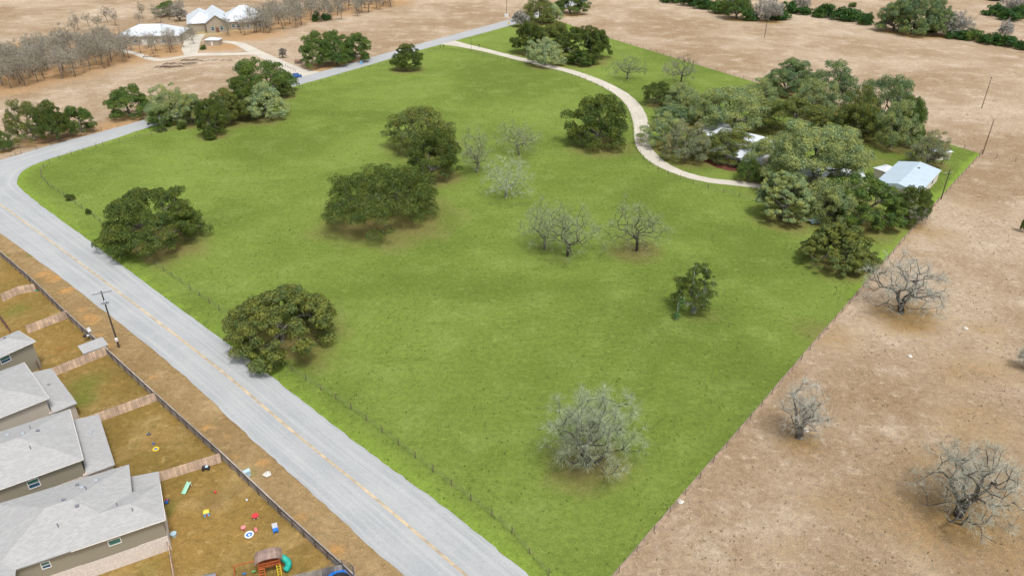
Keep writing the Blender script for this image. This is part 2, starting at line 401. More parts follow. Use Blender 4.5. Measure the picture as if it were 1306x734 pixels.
# crown trees: kind, centre u, top v, bottom v, width px, colour, label, group
CROWNS = [
 ('big', 192, 243, 334, 163, OAK, 'broad spreading live oak with gaps in its crown close to the road bend', G_F),
 ('big', 356, 351, 470, 162, OLIVE, 'rounded live oak right beside the road, nearest of the dark field oaks', G_F),
 ('big', 489, 210, 306, 182, OAK, 'largest and widest live oak in the middle of the green field', G_F),
 ('med', 551, 168, 232, 80, OAK, 'dark compact live oak in front of the greyish oak, behind the widest one', G_F),
 ('airy', 538, 133, 195, 94, OLIVE, 'greyish thin-crowned live oak behind the compact dark oak mid field', G_F),
 ('med', 764, 123, 190, 90, OAK, 'dark green live oak just inside the curve of the gravel driveway', G_F),
 ('big', 1072, 284, 352, 104, OLIVE, 'dull olive round oak in the field corner below the farmhouse grove', G_F),
 # along the upper road
 ('med', 163, 109, 150, 58, GREEN, 'bright green leafy tree left of the road trees, on the far verge', G_R),
 ('airy', 214, 112, 158, 66, SAGE, 'pale sage tree over the white pickup on the upper road', G_R),
 ('med', 204, 140, 164, 34, GREEN, 'small low green tree leaning over the road edge below the sage tree', G_R),
 ('med', 245, 118, 158, 44, SAGE, 'thin grey-green tree right of the white pickup', G_R),
 ('med', 268, 126, 172, 42, OAK, 'dark narrow oak reaching into the field beside the upper road', G_R),
 ('med', 292, 112, 158, 54, OLIVE, 'olive oak in the middle of the roadside row', G_R),
 ('med', 316, 100, 150, 52, OAK, 'green oak between the middle of the row and the tall end oak', G_R),
 ('med', 338, 76, 122, 74, GREEN, 'wide domed green oak at the right end of the roadside row near the blue car', G_R),
 ('airy', 338, 104, 152, 58, PALE, 'silvery pale tree in front of the wide domed oak by the road', G_R),
 ('med', 362, 100, 124, 26, OAK, 'small dark oak at the very corner of the lane by the blue car', G_R),
 ('airy', 40, 128, 180, 56, OLIVE, 'olive oak at the left of the trio on the far side of the road', G_R),
 ('med', 70, 128, 178, 50, OAK, 'middle oak of the trio on the far side of the road', G_R),
 ('med', 102, 133, 170, 44, GREEN, 'bright rounded oak at the right of the trio on the far roadside', G_R),
 ('med', 2, 166, 193, 32, GREEN, 'dark green tree cut by the left photo edge near the upper road', G_R),
 ('med', 408, 47, 84, 46, GREEN, 'left oak of the flat-topped clump across the road from the blue sign', G_R),
 ('med', 429, 41, 82, 50, GREEN, 'middle oak of the flat-topped clump across the road', G_R),
 ('med', 452, 43, 77, 42, GREEN, 'right oak of the flat-topped clump across the road', G_R),
 ('med', 519, 56, 89, 46, OAK, 'single small live oak beside the upper road near the driveway mouth', G_F),
 # cluster where driveway starts
 ('med', 676, 26, 66, 40, OAK, 'dark oak at the left end of the grove by the road junction', G_R),
 ('med', 702, 28, 66, 44, OLIVE, 'olive oak behind the silvery tree of the junction grove', G_R),
 ('big', 742, 27, 78, 66, OAK, 'big domed oak of the junction grove above the driveway', G_R),
 ('med', 762, 36, 72, 36, OAK, 'rounded oak at the right end of the junction grove', G_R),
 ('med', 744, 64, 84, 36, GREEN, 'low green shrubby oak at the foot of the junction grove', G_R),
 ('airy', 688, -6, 28, 44, OLIVE, 'olive tree on the far side of the road above the junction grove', G_R),
 ('airy', 703, 0, 27, 30, PALE, 'silvery tree by the road above the junction grove', G_R),
 ('med', 728, -12, 17, 42, GREEN, 'bright green tree beside the road at the top photo edge', G_R),
 ('bush', 699, 18, 28, 13, CEDAR, 'round dark cedar bush under the silvery tree by the road', G_R),
 # homestead
 ('airy', 838, 102, 134, 38, OAK, 'dark scrubby oak nearest the outer driveway bend', G_H),
 ('airy', 868, 104, 140, 50, SAGE, 'grey-green scrubby oak behind the driveway bend thicket', G_H),
 ('med', 862, 132, 160, 54, BLUEG, 'blue-green rounded oak in the thicket right of the driveway', G_H),
 ('airy', 850, 148, 190, 58, SAGE, 'sage coloured oak low in the thicket by the driveway', G_H),
 ('airy', 874, 158, 208, 56, GREY, 'greyish scrub oak over brown undergrowth left of the farmhouse', G_H),
 ('airy', 938, 108, 168, 84, SAGE, 'sage green oak with dark forked trunk behind the farmhouse', G_H),
 ('med', 922, 164, 210, 74, OLIVE, 'olive oak covering the left half of the farmhouse roof', G_H),
 ('med', 984, 178, 228, 64, SAGE, 'grey-green oak at the right front of the farmhouse', G_H),
 ('med', 1004, 76, 122, 64, BLUEG, 'green domed oak at the far left top of the farmhouse grove', G_H),
 ('airy', 1062, 82, 140, 70, BLUEG, 'tall open oak with a forked dark trunk in the grove back row', G_H),
 ('airy', 1132, 92, 160, 74, BLUEG, 'wide blue-green oak at the right end of the grove back row', G_H),
 ('airy', 1096, 108, 170, 52, OLIVE, 'thin olive oak with sky-high bare stems between the back row oaks', G_H),
 ('big', 1012, 120, 176, 96, OLIVE, 'yellow-olive oak with broad flat crown behind the farmhouse', G_H),
 ('med', 1160, 124, 182, 46, GREEN, 'green oak leaning right at the edge of the tan pasture', G_H),
 ('airy', 1184, 170, 212, 54, GREY, 'whitish blossoming small tree just behind the blue-roofed barn', G_H),
 ('med', 1112, 148, 172, 52, OLIVE, 'low yellowish oak in the shade between grove and barn', G_H),
 ('huge', 1040, 152, 262, 158, SAGE, 'enormous sage green oak with rounded billows in front of the farmhouse', G_H),
 ('big', 1000, 212, 286, 84, SAGE, 'grey-green oak at the lower left front of the grove beside the driveway end', G_H),
 ('big', 1104, 224, 296, 112, GREEN, 'bright green spreading oak in front of the barn', G_H),
 ('med', 1160, 240, 288, 56, OAK, 'dark rounded oak touching the right boundary fence beside the barn', G_H),
 ('airy', 900, 118, 160, 46, SAGE, 'small hazy sage oak between the thicket and the forked sage oak', G_H),
 ('airy', 1034, 98, 150, 60, SAGE, 'sage oak filling the middle of the grove between back row and broad olive oak', G_H),
 ('med', 1088, 128, 178, 58, OLIVE, 'olive oak in the heart of the grove right of the broad flat one', G_H),
 ('airy', 1140, 128, 188, 56, SAGE, 'grey sage oak inside the leaning green oak at the pasture edge', G_H),
 ('airy', 970, 102, 138, 44, SAGE, 'pale green oak joining the forked sage oak to the back row', G_H),
 ('airy', 1066, 228, 290, 74, SAGE, 'sage oak low at the front between the two front oaks of the grove', G_H),
 ('airy', 955, 200, 232, 34, GREEN, 'small green tree hiding the end of the gravel driveway', G_H),
 # top right hedgerow
 ('bush', 812, -14, -2, 22, CEDAR, 'low cedar at the far left start of the hedgerow', G_T),
 ('bush', 858, -10, 5, 20, CEDAR, 'dark cedar bush in the upper left part of the hedgerow', G_T),
 ('bush', 880, -8, 9, 18, CEDAR, 'green cedar bush next along the upper hedgerow', G_T),
 ('bush', 899, -2, 13, 20, CEDAR, 'rounded cedar bush before the taller hedgerow trees', G_T),
 ('bush', 918, 1, 19, 20, GREEN, 'leafy green bush left of the pale hedgerow tree', G_T),
 ('med', 940, -8, 22, 34, GREEN, 'taller green tree standing up out of the upper hedgerow', G_T),
 ('bush', 957, 15, 28, 16, CEDAR, 'small cedar left of the hedgerow gap and utility pole', G_T),
 ('med', 888, -16, 2, 34, OLIVE, 'olive tree behind the first hedgerow bushes', G_T),
 ('bush', 990, 13, 27, 26, CEDAR, 'cedar below the bare pale tree right of the far utility pole', G_T),
 ('bush', 1005, 3, 18, 20, CEDAR, 'cedar bush at the back of the hedgerow near the bare tree', G_T),
 ('bush', 1024, 10, 20, 20, CEDAR, 'low cedar just before the separate cone-shaped bush', G_T),
 ('bush', 1050, 6, 24, 22, CEDAR, 'cone-shaped green cedar bush standing alone in the hedgerow', G_T),
 ('bush', 1080, 10, 29, 28, CEDAR, 'wide two-lobed cedar bush in the hedgerow', G_T),
 ('bush', 1103, 18, 33, 15, CEDAR, 'small dark cedar left of the big blue-green hedgerow trees', G_T),
 ('bush', 1087, 4, 10, 8, GREEN, 'tiny round bush out in the pasture behind the hedgerow', G_T),
 ('med', 1142, 3, 38, 48, BLUEG, 'left one of the three big blue-green hedgerow trees', G_T),
 ('med', 1170, 1, 42, 50, BLUEG, 'middle one of the three big blue-green hedgerow trees', G_T),
 ('med', 1194, 5, 42, 38, BLUEG, 'right one of the three big blue-green hedgerow trees', G_T),
 ('bush', 1162, 32, 42, 22, CEDAR, 'dark low bush at the foot of the big hedgerow trees', G_T),
 ('bush', 1186, 34, 43, 18, CEDAR, 'dark low bush between the big trees and the white snags', G_T),
 ('bush', 1222, 38, 52, 26, CEDAR, 'dark bush right under the pale bare hedgerow tree', G_T),
 ('bush', 1244, 39, 54, 22, GREEN, 'light green hedge bush right of the pale bare tree', G_T),
 ('bush', 1262, 44, 58, 22, CEDAR, 'cedar bush in the right part of the hedgerow', G_T),
 ('bush', 1282, 46, 61, 26, CEDAR, 'end bush of the hedgerow beneath the white snag', G_T),
 ('bush', 1303, 52, 65, 14, CEDAR, 'last small cedar at the right photo edge of the hedgerow', G_T),
 ('bush', 1269, 7, 22, 22, CEDAR, 'cedar on the upper right pasture behind the hedgerow', G_T),
 ('bush', 1289, 12, 28, 26, CEDAR, 'wider cedar on the upper right pasture behind the hedgerow', G_T),
 ('bush', 1304, 8, 24, 14, GREEN, 'green bush cut by the right photo edge behind the hedgerow', G_T),
 ('bush', 1266, -6, 2, 22, CEDAR, 'dark bush at the top right edge of the photo', G_T),
 ('med', 1308, 266, 296, 18, GREEN, 'green tree cut by the right photo edge in the dry pasture', None),
 # top left
 ('med', 213, 0, 20, 32, GREEN, 'green tree behind the white-roofed barn at the far homestead', None),
 ('bush', 403, 12, 28, 10, CEDAR, 'left small dark cedar at the edge of the winter wood', None),
 ('bush', 416, 15, 27, 12, CEDAR, 'right small dark cedar at the edge of the winter wood', None),
 ('bush', 259, 57, 64, 8, GREEN, 'round green shrub beside the stone well house at the far homestead', None),
 ('bush', 90, 247, 257, 13, OAK, 'dark weedy shrub on the field fence line near the road bend', 'weedy shrubs by the field fence'),
 ('bush', 113, 265, 274, 9, OAK, 'smaller weedy shrub on the fence line left of the spreading oak', 'weedy shrubs by the field fence'),
 ('bush', 268, 167, 180, 18, OAK, 'rounded dark shrub at the field edge below the dark narrow oak', 'weedy shrubs by the field fence'),
 ('bush', 206, 160, 169, 13, OAK, 'small dark shrub on the field edge by the white pickup', 'weedy shrubs by the field fence'),
 ('bush', 232, 155, 166, 12, OAK, 'dark shrub at the foot of the roadside trees right of the pickup', 'weedy shrubs by the field fence'),
 ('airy', 896, 140, 158, 18, RUST, 'rusty pink leafless shrub behind the farmhouse', None),
 ('bush', 48, 364, 371, 11, RUST, 'rusty brown dead shrub against the back fence', None),
]
# trees whose foot shows: kind, foot u, foot v, top v, width px, twig colour, bark colour, label, group
BARE = [
 ('bare', 748, 592, 482, 132, (.42, .48, .34), BKD, 'big bare many-limbed tree at the bottom of the green field', G_B),
 ('bare', 608, 220, 165, 38, (.34, .39, .22), BK, 'slim bare tree left of the pair of hazy bare trees', G_B),
 ('bare', 662, 198, 150, 58, (.36, .41, .23), BK, 'upper hazy bare tree right of the greyish oak', G_B),
 ('bare', 645, 252, 192, 62, (.46, .53, .34), BKL, 'pale silvery bare tree just below the upper hazy one', G_B),
 ('bare', 695, 318, 254, 54, (.36, .42, .24), BK, 'left tree of the bare pair mid field', G_B),
 ('bare', 724, 327, 254, 66, (.36, .42, .24), BKD, 'right tree of the bare pair mid field', G_B),
 ('bare', 812, 320, 247, 82, (.34, .38, .22), BKD, 'bare tree with one long limb reaching right, right of the bare pair', G_B),
 ('bare', 800, 101, 66, 42, (.28, .31, .2), BKD, 'small bare tree above the driveway on the green strip', G_B),
 ('bare', 868, 106, 67, 42, (.32, .31, .25), BKD, 'bare tree above the thicket at the far field edge', G_B),
 ('pale', 695, 83, 46, 54, PALE, BKL, 'silvery tree in front of the junction grove at the driveway edge', G_R),
 ('tuft', 884, 398, 330, 52, OAK, BKL, 'solitary narrow dark oak with ivy-covered leaning stem in the field', G_F),
 ('dead', 1150, 399, 325, 110, (.50, .51, .47), BKD, 'sprawling leafless grey oak just outside the boundary fence', 'leafless oaks in the dry pasture'),
 ('dead', 1019, 558, 478, 68, (.52, .53, .50), BK, 'slender leafless tree in the dry pasture beside the boundary', 'leafless oaks in the dry pasture'),
 ('dead', 1222, 657, 552, 138, (.50, .51, .45), BKD, 'big crooked leafless oak at the lower right of the dry pasture', 'leafless oaks in the dry pasture'),
 ('dead', 1308, 470, 440, 34, (.50, .51, .45), BKD, 'leafless tree mostly cut by the right photo edge', 'leafless oaks in the dry pasture'),
 ('dead', 980, 27, -4, 40, (.46, .44, .42), BKL, 'bare pale tree by the far utility pole', G_T),
 ('dead', 1022, 16, -8, 22, (.44, .42, .38), BK, 'bare grey tree at the back of the left hedgerow', G_T),
 ('dead', 1212, 46, 14, 50, (.46, .45, .43), BKL, 'pale bare tree right of the big blue-green hedgerow trees', G_T),
 ('dead', 1280, 50, 22, 20, (.52, .50, .48), BKL, 'white dead snag near the right end of the hedgerow', G_T),
 ('dead', 1290, 18, -6, 34, (.46, .44, .42), BKL, 'grey bare tree in the top right corner', G_T),
 ('dead', 926, 6, -14, 32, (.46, .45, .43), BKL, 'pale bare tree behind the upper left hedgerow', G_T),
 ('dead', 230, 27, 3, 24, (.44, .40, .37), BK, 'grey bare tree touching the green tree behind the far barn', None),
 ('dead', 361, 74, 60, 10, (.40, .36, .32), BK, 'thin bare sapling beside the lane near the wooden trailer', None),
 ('dead', 1162, 287, 258, 40, (.36, .35, .30), BK, 'brushy bare tree on the boundary fence below the barn', None),
 ('dead', 664, 34, 12, 26, (.42, .40, .38), BK, 'bare grey tree at the roadside left of the junction grove', G_R),
]
placed = []
for k, uc, vt, vb, wp, c, lab, g in CROWNS:
    z0 = .02 if k == 'bush' else .16
    if g in (G_H, G_R) and k in ('med', 'airy'): wp *= 1.10; vt -= (vb - vt) * .04
    if g == G_T: wp *= 1.3; vt -= (vb - vt) * .2
    placed.append((k, solve_crown(uc, vt, vb, wp, z0), c, BK, lab, g))
for k, ub, vb, vt, wp, c, bk, lab, g in BARE:
    placed.append((k, solve_base(ub, vb, vt, wp), c, bk, lab, g))

# ------------------------------------------------------------------ ground sheets
soil_spots, litter_spots, fresh_spots = [], [], []
def spot(lst, u, v, r, s=1.0, sx=1.0):
    g = G(u, v); lst.append((g.x, g.y, r, s))
for k, (X, Y, R, H), c, bk, lab, g in placed:
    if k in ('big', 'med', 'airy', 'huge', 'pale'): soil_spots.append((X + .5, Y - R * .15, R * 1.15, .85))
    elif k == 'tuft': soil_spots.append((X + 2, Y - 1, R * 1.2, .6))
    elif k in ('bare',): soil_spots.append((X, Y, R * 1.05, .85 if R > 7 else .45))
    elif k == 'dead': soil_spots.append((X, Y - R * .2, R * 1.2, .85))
for u, v, r in ((1050, 640, 5), (1060, 655, 4), (1180, 600, 7), (1030, 420, 6), (1260, 420, 6), (1285, 470, 7), (1290, 700, 12),
                (1200, 300, 8), (1220, 470, 8), (1000, 700, 4), (560, 730, 3), (1290, 660, 12), (1060, 430, 8), (1250, 540, 10), (1180, 660, 12)):
    spot(soil_spots, u, v, r, .55)
for u, v, r in ((30, 95, 30), (70, 90, 30), (110, 80, 28), (140, 75, 26), (165, 68, 18), (190, 68, 18), (215, 65, 18), (0, 105, 30), (20, 80, 30),
                (345, 30, 26), (380, 22, 26), (420, 14, 28), (460, 8, 26), (490, 4, 22), (320, 44, 22), (285, 60, 12), (60, 60, 30), (120, 50, 30),
                (420, 84, 7), (400, 88, 6), (445, 80, 6), (60, 178, 8), (90, 172, 8), (150, 160, 9)):
    spot(litter_spots, u, v, r, 1.0)
spot(fresh_spots, 280, 38, 20, .7)
for u, v, r in ((1150, 280, 10), (1130, 300, 9), (1240, 260, 7), (1120, 230, 8), (1110, 200, 16), (950, 170, 14)):
    spot(soil_spots, u, v, r, .5)
# orange clay along the dry verge outside the houses' fence
clay = []
for u, v, r in ((105, 395, 1.3), (118, 410, 1.6), (128, 428, 1.3), (137, 440, 1.5), (112, 404, 1.8), (150, 300, .1), (195, 482, 1.0), (265, 545, 1.2), (290, 560, 1.0),
                (70, 355, 2.2), (55, 350, 2), (85, 370, 2), (430, 700, 1.5), (380, 660, 1.2), (335, 590, 1.2), (303, 583, 1)):
    spot(clay, u, v, r, .9)
def zone_fn(lists):
    arrs = [np.array(l).reshape(-1, 4) if len(l) else np.zeros((0, 4)) for l in lists]
    def f(xy):
        out = np.zeros((len(xy), 4), dtype=np.float32); out[:, 3] = 1
        for i, A in enumerate(arrs):
            for x, y, r, s in A:
                d2 = ((xy[:, 0] - x) ** 2 + (xy[:, 1] - y) ** 2) / (r * r)
                out[:, i] = np.maximum(out[:, i], s * np.exp(-(d2 ** 1.3)))
        return out
    return f
def set_attr(me, name, data, typ='FLOAT_COLOR', field='color'):
    a = me.attributes.new(name, typ, 'POINT')
    a.data.foreach_set(field, np.asarray(data, dtype=np.float32).ravel())
def sheet(name, poly, z, mat, spacing, zf, jitter=0.0, extra=None):
    rnd = random.Random(len(poly) * 7 + 3)
    pts = []
    for i in range(len(poly)):
        a, b = Vector(poly[i][:2]), Vector(poly[(i + 1) % len(poly)][:2])
        n = max(1, int((b - a).length / spacing * 1.5))
        nd = (b - a).normalized(); nd = Vector((-nd.y, nd.x))
        for k in range(n):
            j = rnd.uniform(-jitter, jitter) if k else 0
            pts.append(a.lerp(b, k / n) + nd * j)
    nb = len(pts)
    xs = [p.x for p in pts]; ys = [p.y for p in pts]
    def inside(x, y):
        c = False; j = nb - 1
        for i in range(nb):
            if (pts[i].y > y) != (pts[j].y > y) and x < (pts[j].x - pts[i].x) * (y - pts[i].y) / (pts[j].y - pts[i].y) + pts[i].x: c = not c
            j = i
        return c
    y = min(ys)
    while y < max(ys):
        x = min(xs)
        while x < max(xs):
            q = (x + rnd.uniform(-.3, .3) * spacing, y + rnd.uniform(-.3, .3) * spacing)
            if inside(*q): pts.append(Vector(q))
            x += spacing
        y += spacing
    res = delaunay_2d_cdt(pts, [], [list(range(nb))], 1, 1e-4)
    vs, fs = res[0], res[2]
    me = bpy.data.meshes.new(name)
    me.from_pydata([(p.x, p.y, z) for p in vs], [], fs)
    me.materials.append(mat)
    if me.polygons and me.polygons[0].normal.z < 0: me.flip_normals()
    xy = np.array([(p.x, p.y) for p in vs])
    set_attr(me, 'zone', zf(xy) if extra is None else extra(xy, zf(xy)))
    return tag(link_mesh(name, me), kind='structure')

# base ground: dense near, reaching the horizon
def axis(lo, hi, st, far):
    a = list(np.arange(lo, hi + .1, st)); s = st
    b = [hi]; 
    while b[-1] < far: s *= 1.6; b.append(b[-1] + s)
    s = st; c = [lo]
    while c[-1] > -far: s *= 1.6; c.append(c[-1] - s)
    return np.array(sorted(set(c[1:] + a + b[1:])))
ax, ay = axis(-440, 400, 4, 5000), axis(20, 640, 4, 6000)
gx, gy = np.meshgrid(ax, ay)
vs = np.stack([gx.ravel(), gy.ravel(), np.zeros(gx.size)], 1)
nx, ny = len(ax), len(ay)
idx = np.arange(nx * ny).reshape(ny, nx)
fs = np.stack([idx[:-1, :-1].ravel(), idx[:-1, 1:].ravel(), idx[1:, 1:].ravel(), idx[1:, :-1].ravel()], 1)
me = bpy.data.meshes.new('ground')
me.from_pydata(vs.tolist(), [], fs.tolist())
me.materials.append(M['dry'])
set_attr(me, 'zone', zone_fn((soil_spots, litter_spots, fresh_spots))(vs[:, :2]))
tag(link_mesh('ground', me), kind='structure')

# green field (its outline traced on the ground, extended below the frame)
ROAD_K = [((800, 975), (1010, 985)), ((700, 888), (880, 900)), ((515, 734), (690, 746)), ((400, 630), (560, 642)), ((313, 552), (447, 559)),
          ((220.6, 467), (326, 465)), ((95, 367), (193, 367)), ((0, 297), (110, 304)), ((-48, 262), (55, 264)),
          ((-84, 240), (26, 240)), ((-78, 225), (22, 230)), ((-38, 213), (33, 215.5)), ((5, 203), (66, 202)), ((65, 185), (125, 184)),
          ((128, 168.5), (176, 167)), ((173, 156), (214, 156)), ((290, 123), (310, 128.5)), ((386, 98), (394, 105)),
          ((415, 90), (425, 96.5)), ((507, 64), (514, 70.5)), ((543, 54), (551, 60)), ((654, 24), (661, 30)), ((700, 10), (707, 15)),
          ((740, -3), (750, 1)), ((800, -24), (812, -20)), ((900, -56), (914, -53))]
def catmull(pts, n):
    out = []
    for i in range(len(pts) - 1):
        p0 = pts[max(0, i - 1)]; p1 = pts[i]; p2 = pts[i + 1]; p3 = pts[min(len(pts) - 1, i + 2)]
        for k in range(n):
            t = k / n
            out.append(.5 * ((2 * p1) + (p2 - p0) * t + (2 * p0 - 5 * p1 + 4 * p2 - p3) * t * t + (3 * p1 - p0 - 3 * p2 + p3) * t ** 3))
    out.append(pts[-1].copy())
    return out
RL = catmull([G(*a) for a, b in ROAD_K], 14)
RR = catmull([G(*b) for a, b in ROAD_K], 14)
def ribbon(name, L, R, z, mat, nac=6, rough=0.0):
    rnd = random.Random(5)
    vs, uv, fs = [], [], []
    s = 0
    for i, (a, b) in enumerate(zip(L, R)):
        if i: s += ((a + b) / 2 - (L[i - 1] + R[i - 1]) / 2).length
        for k in range(nac + 1):
            t = k / nac
            p = a.lerp(b, t)
            if rough and k in (0, nac):
                d = (b - a).normalized() * rnd.uniform(-rough, rough); p = p + d
            vs.append((p.x, p.y, z + (.05 * math.sin(math.pi * t) if nac > 4 else 0))); uv.append((s, t, 0))
    for i in range(len(L) - 1):
        for k in range(nac):
            a = i * (nac + 1) + k
            fs.append((a, a + 1, a + nac + 2, a + nac + 1))
    me = bpy.data.meshes.new(name)
    me.from_pydata(vs, [], fs); me.materials.append(mat)
    if me.polygons[0].normal.z < 0: me.flip_normals()
    set_attr(me, 'across', uv, 'FLOAT_VECTOR', 'vector')
    for p in me.polygons: p.use_smooth = True
    return tag(link_mesh(name, me), kind='structure')
ribbon('road', RL, RR, .06, M['road'], 8, .22)
# painted double yellow line along the near stretch
for k, off in enumerate((-.17, .17)):
    c0 = []; c1 = []
    for a, b in zip(RL[:118], RR[:118]):
        d = (b - a).normalized(); mid = a.lerp(b, .50)
        c0.append(mid + d * (off - .10)); c1.append(mid + d * (off + .10))
    ribbon('road_marking', c0, c1, .118, M['paint'], 2)

right_edge = [(780, 734), (1165, 289), (1250, 196)]
rb = [G(*q) for q in right_edge]
ext = rb[0] + (rb[0] - rb[1]).normalized() * 60
field_poly = [ext] + rb + [G(1205, 182), G(1100, 151), G(960, 104), G(860, 74), G(755, 42), G(722, 30), G(690, 20.5)]
# along the inner road edge back to the start (2 cm under the road's lip)
edge = [p for p in RR if p.y < G(690, 20.5).y and p.y > 25]
edge = edge[::-1]
field_poly += [p - (a - p).normalized() * .4 if False else p for p, a in zip(edge, edge)]
fz = zone_fn((soil_spots, [], []))
rr_np = np.array([(p.x, p.y) for p in RR])
def field_extra(xy, z):
    # fresher grass on the verge between the road and the fence
    d = np.full(len(xy), 1e9)
    for q in rr_np[::2]: d = np.minimum(d, np.hypot(xy[:, 0] - q[0], xy[:, 1] - q[1]))
    z[:, 2] = np.maximum(z[:, 2], np.exp(-((d / 3.4) ** 2)) * .8)
    a, b = np.array(rb[1][:2]), np.array(rb[2][:2])
    dd = (b - a) / np.linalg.norm(b - a); q = xy - a
    perp = np.abs(q[:, 0] * dd[1] - q[:, 1] * dd[0]); al = q @ dd
    z[:, 2] = np.maximum(z[:, 2], np.exp(-(perp / 1.6) ** 2) * (al > -45) * 1.0)
    z[:, 0] *= np.where(d < 4, .3, 1)
    return z
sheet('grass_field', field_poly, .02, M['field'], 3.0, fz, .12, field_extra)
# bare soil strip under the boundary fence
bs = [(rb[0] + (rb[0] - rb[1]).normalized() * 55), rb[0], rb[1], rb[2]]
M['strip'] = simple('bare_clay', (.36, .255, .17), .95, .2, .8)
nrm = Vector((.755, -.656, 0))
st_l = []; st_r = []
rnd = random.Random(3)
for a, b in zip(bs, bs[1:]):
    for k in range(30):
        p = a.lerp(b, k / 30); st_l.append(p + nrm * rnd.uniform(-.15, .1)); st_r.append(p + nrm * rnd.uniform(.25, .75))
ribbon('soil_strip', st_l, st_r, .028, M['strip'], 2)

# verge and yards beside the houses
FB = [G(-60, 268), G(0, 323, 0), G(40, 357), G(86, 402), G(137, 449), G(200, 507), G(284, 584), G(360, 655), G(443, 731), G(560, 850)]
verge_poly = [p.copy() for p in FB] + [p.copy() for p in RL if 25 < p.y < G(-48, 262).y][:]
verge_poly = [p for p in verge_poly]
sheet('dry_verge', verge_poly, .012, M['verge'], 1.3, zone_fn((clay, [], [(*G(40, 325)[:2], 1.6, .9), (*G(10, 326)[:2], 1.2, .8), (*G(325, 600)[:2], .8, .9), (*G(270, 540)[:2], 1.5, .5)])), .0)
yard_poly = [p.copy() for p in FB] + [G(300, 1000), G(-300, 1000), G(-500, 500), G(-260, 268)]
yf = []
for u, v, r, s in ((110, 490, 4, .8), (105, 510, 3, .9), (130, 480, 3, .6), (20, 395, 4, .7), (10, 400, 3, .6), (220, 640, 1.4, .9), (215, 655, 1.2, .8), (150, 500, 2.5, .4),
                   (30, 345, 3, .4), (190, 725, 3, .5)):
    spot(yf, u, v, r, s)
ys = []
for u, v, r, s in ((90, 430, 2.5, .6), (80, 445, 2.2, .7), (60, 425, 2, .5), (200, 560, 4, .4), (340, 690, 3, .35), (15, 350, 3, .5)):
    spot(ys, u, v, r, s)
yl = []
for u, v, r, s in ((270, 640, 2.5, .6), (300, 625, 2.0, .55), (235, 545, 2.5, .5), (100, 455, 2.0, .35), (170, 600, 3, .5), (350, 660, 2.2, .6), (390, 700, 2, .6), (185, 515, 3, .4)):
    spot(yl, u, v, r, s)
sheet('back_yards', yard_poly, .008, M['yard'], 1.6, zone_fn((ys, yl, yf)), .0)

# gravel ways
def way(name, pts, widths, z, n=10):
    C = catmull([G(*p) for p in pts], n)
    W = []
    for i in range(len(widths) - 1): W += [widths[i] + (widths[i + 1] - widths[i]) * k / n for k in range(n)]
    W.append(widths[-1])
    rnd = random.Random(len(pts))
    L, R = [], []
    for i, c in enumerate(C):
        t = (C[min(i + 1, len(C) - 1)] - C[max(i - 1, 0)]).normalized(); q = Vector((-t.y, t.x, 0))
        L.append(c + q * (W[i] / 2 + rnd.uniform(-.12, .12))); R.append(c - q * (W[i] / 2 + rnd.uniform(-.12, .12)))
    return ribbon(name, L, R, z, M['gravel'], 4, .0)
way('driveway', [(566, 53.5), (590, 58), (622, 65), (654, 73), (690, 82), (730, 92), (765, 105), (794, 121), (811, 139), (818, 160), (820, 184), (836, 204),
                 (864, 219), (900, 229), (950, 235), (1000, 241), (1060, 245), (1120, 243)],
    [13, 7, 5, 4.8, 4.8, 4.9, 5.0, 5.1, 5.2, 5.2, 4.6, 4.4, 3.6, 3.6, 3.6, 4, 4, 5], .04)
way('lane', [(412, 97), (388, 93), (365, 84.5), (345, 75), (326, 66.5), (305, 56), (284, 53)], [14, 9, 7, 6, 6, 5, 4], .03)
way('lane', [(326, 68), (300, 69), (270, 69.5), (249, 70), (228, 73.5), (207, 76.5), (192, 75), (175, 69), (157, 64), (146, 56), (143, 50)], [6, 5.5, 5.5, 6, 4, 4.5, 4, 3.6, 3.6, 4.4, 5], .036)
way('gravel_yard', [(244, 71), (243, 62), (246, 52), (252, 44)], [5, 8, 8, 8], .024)

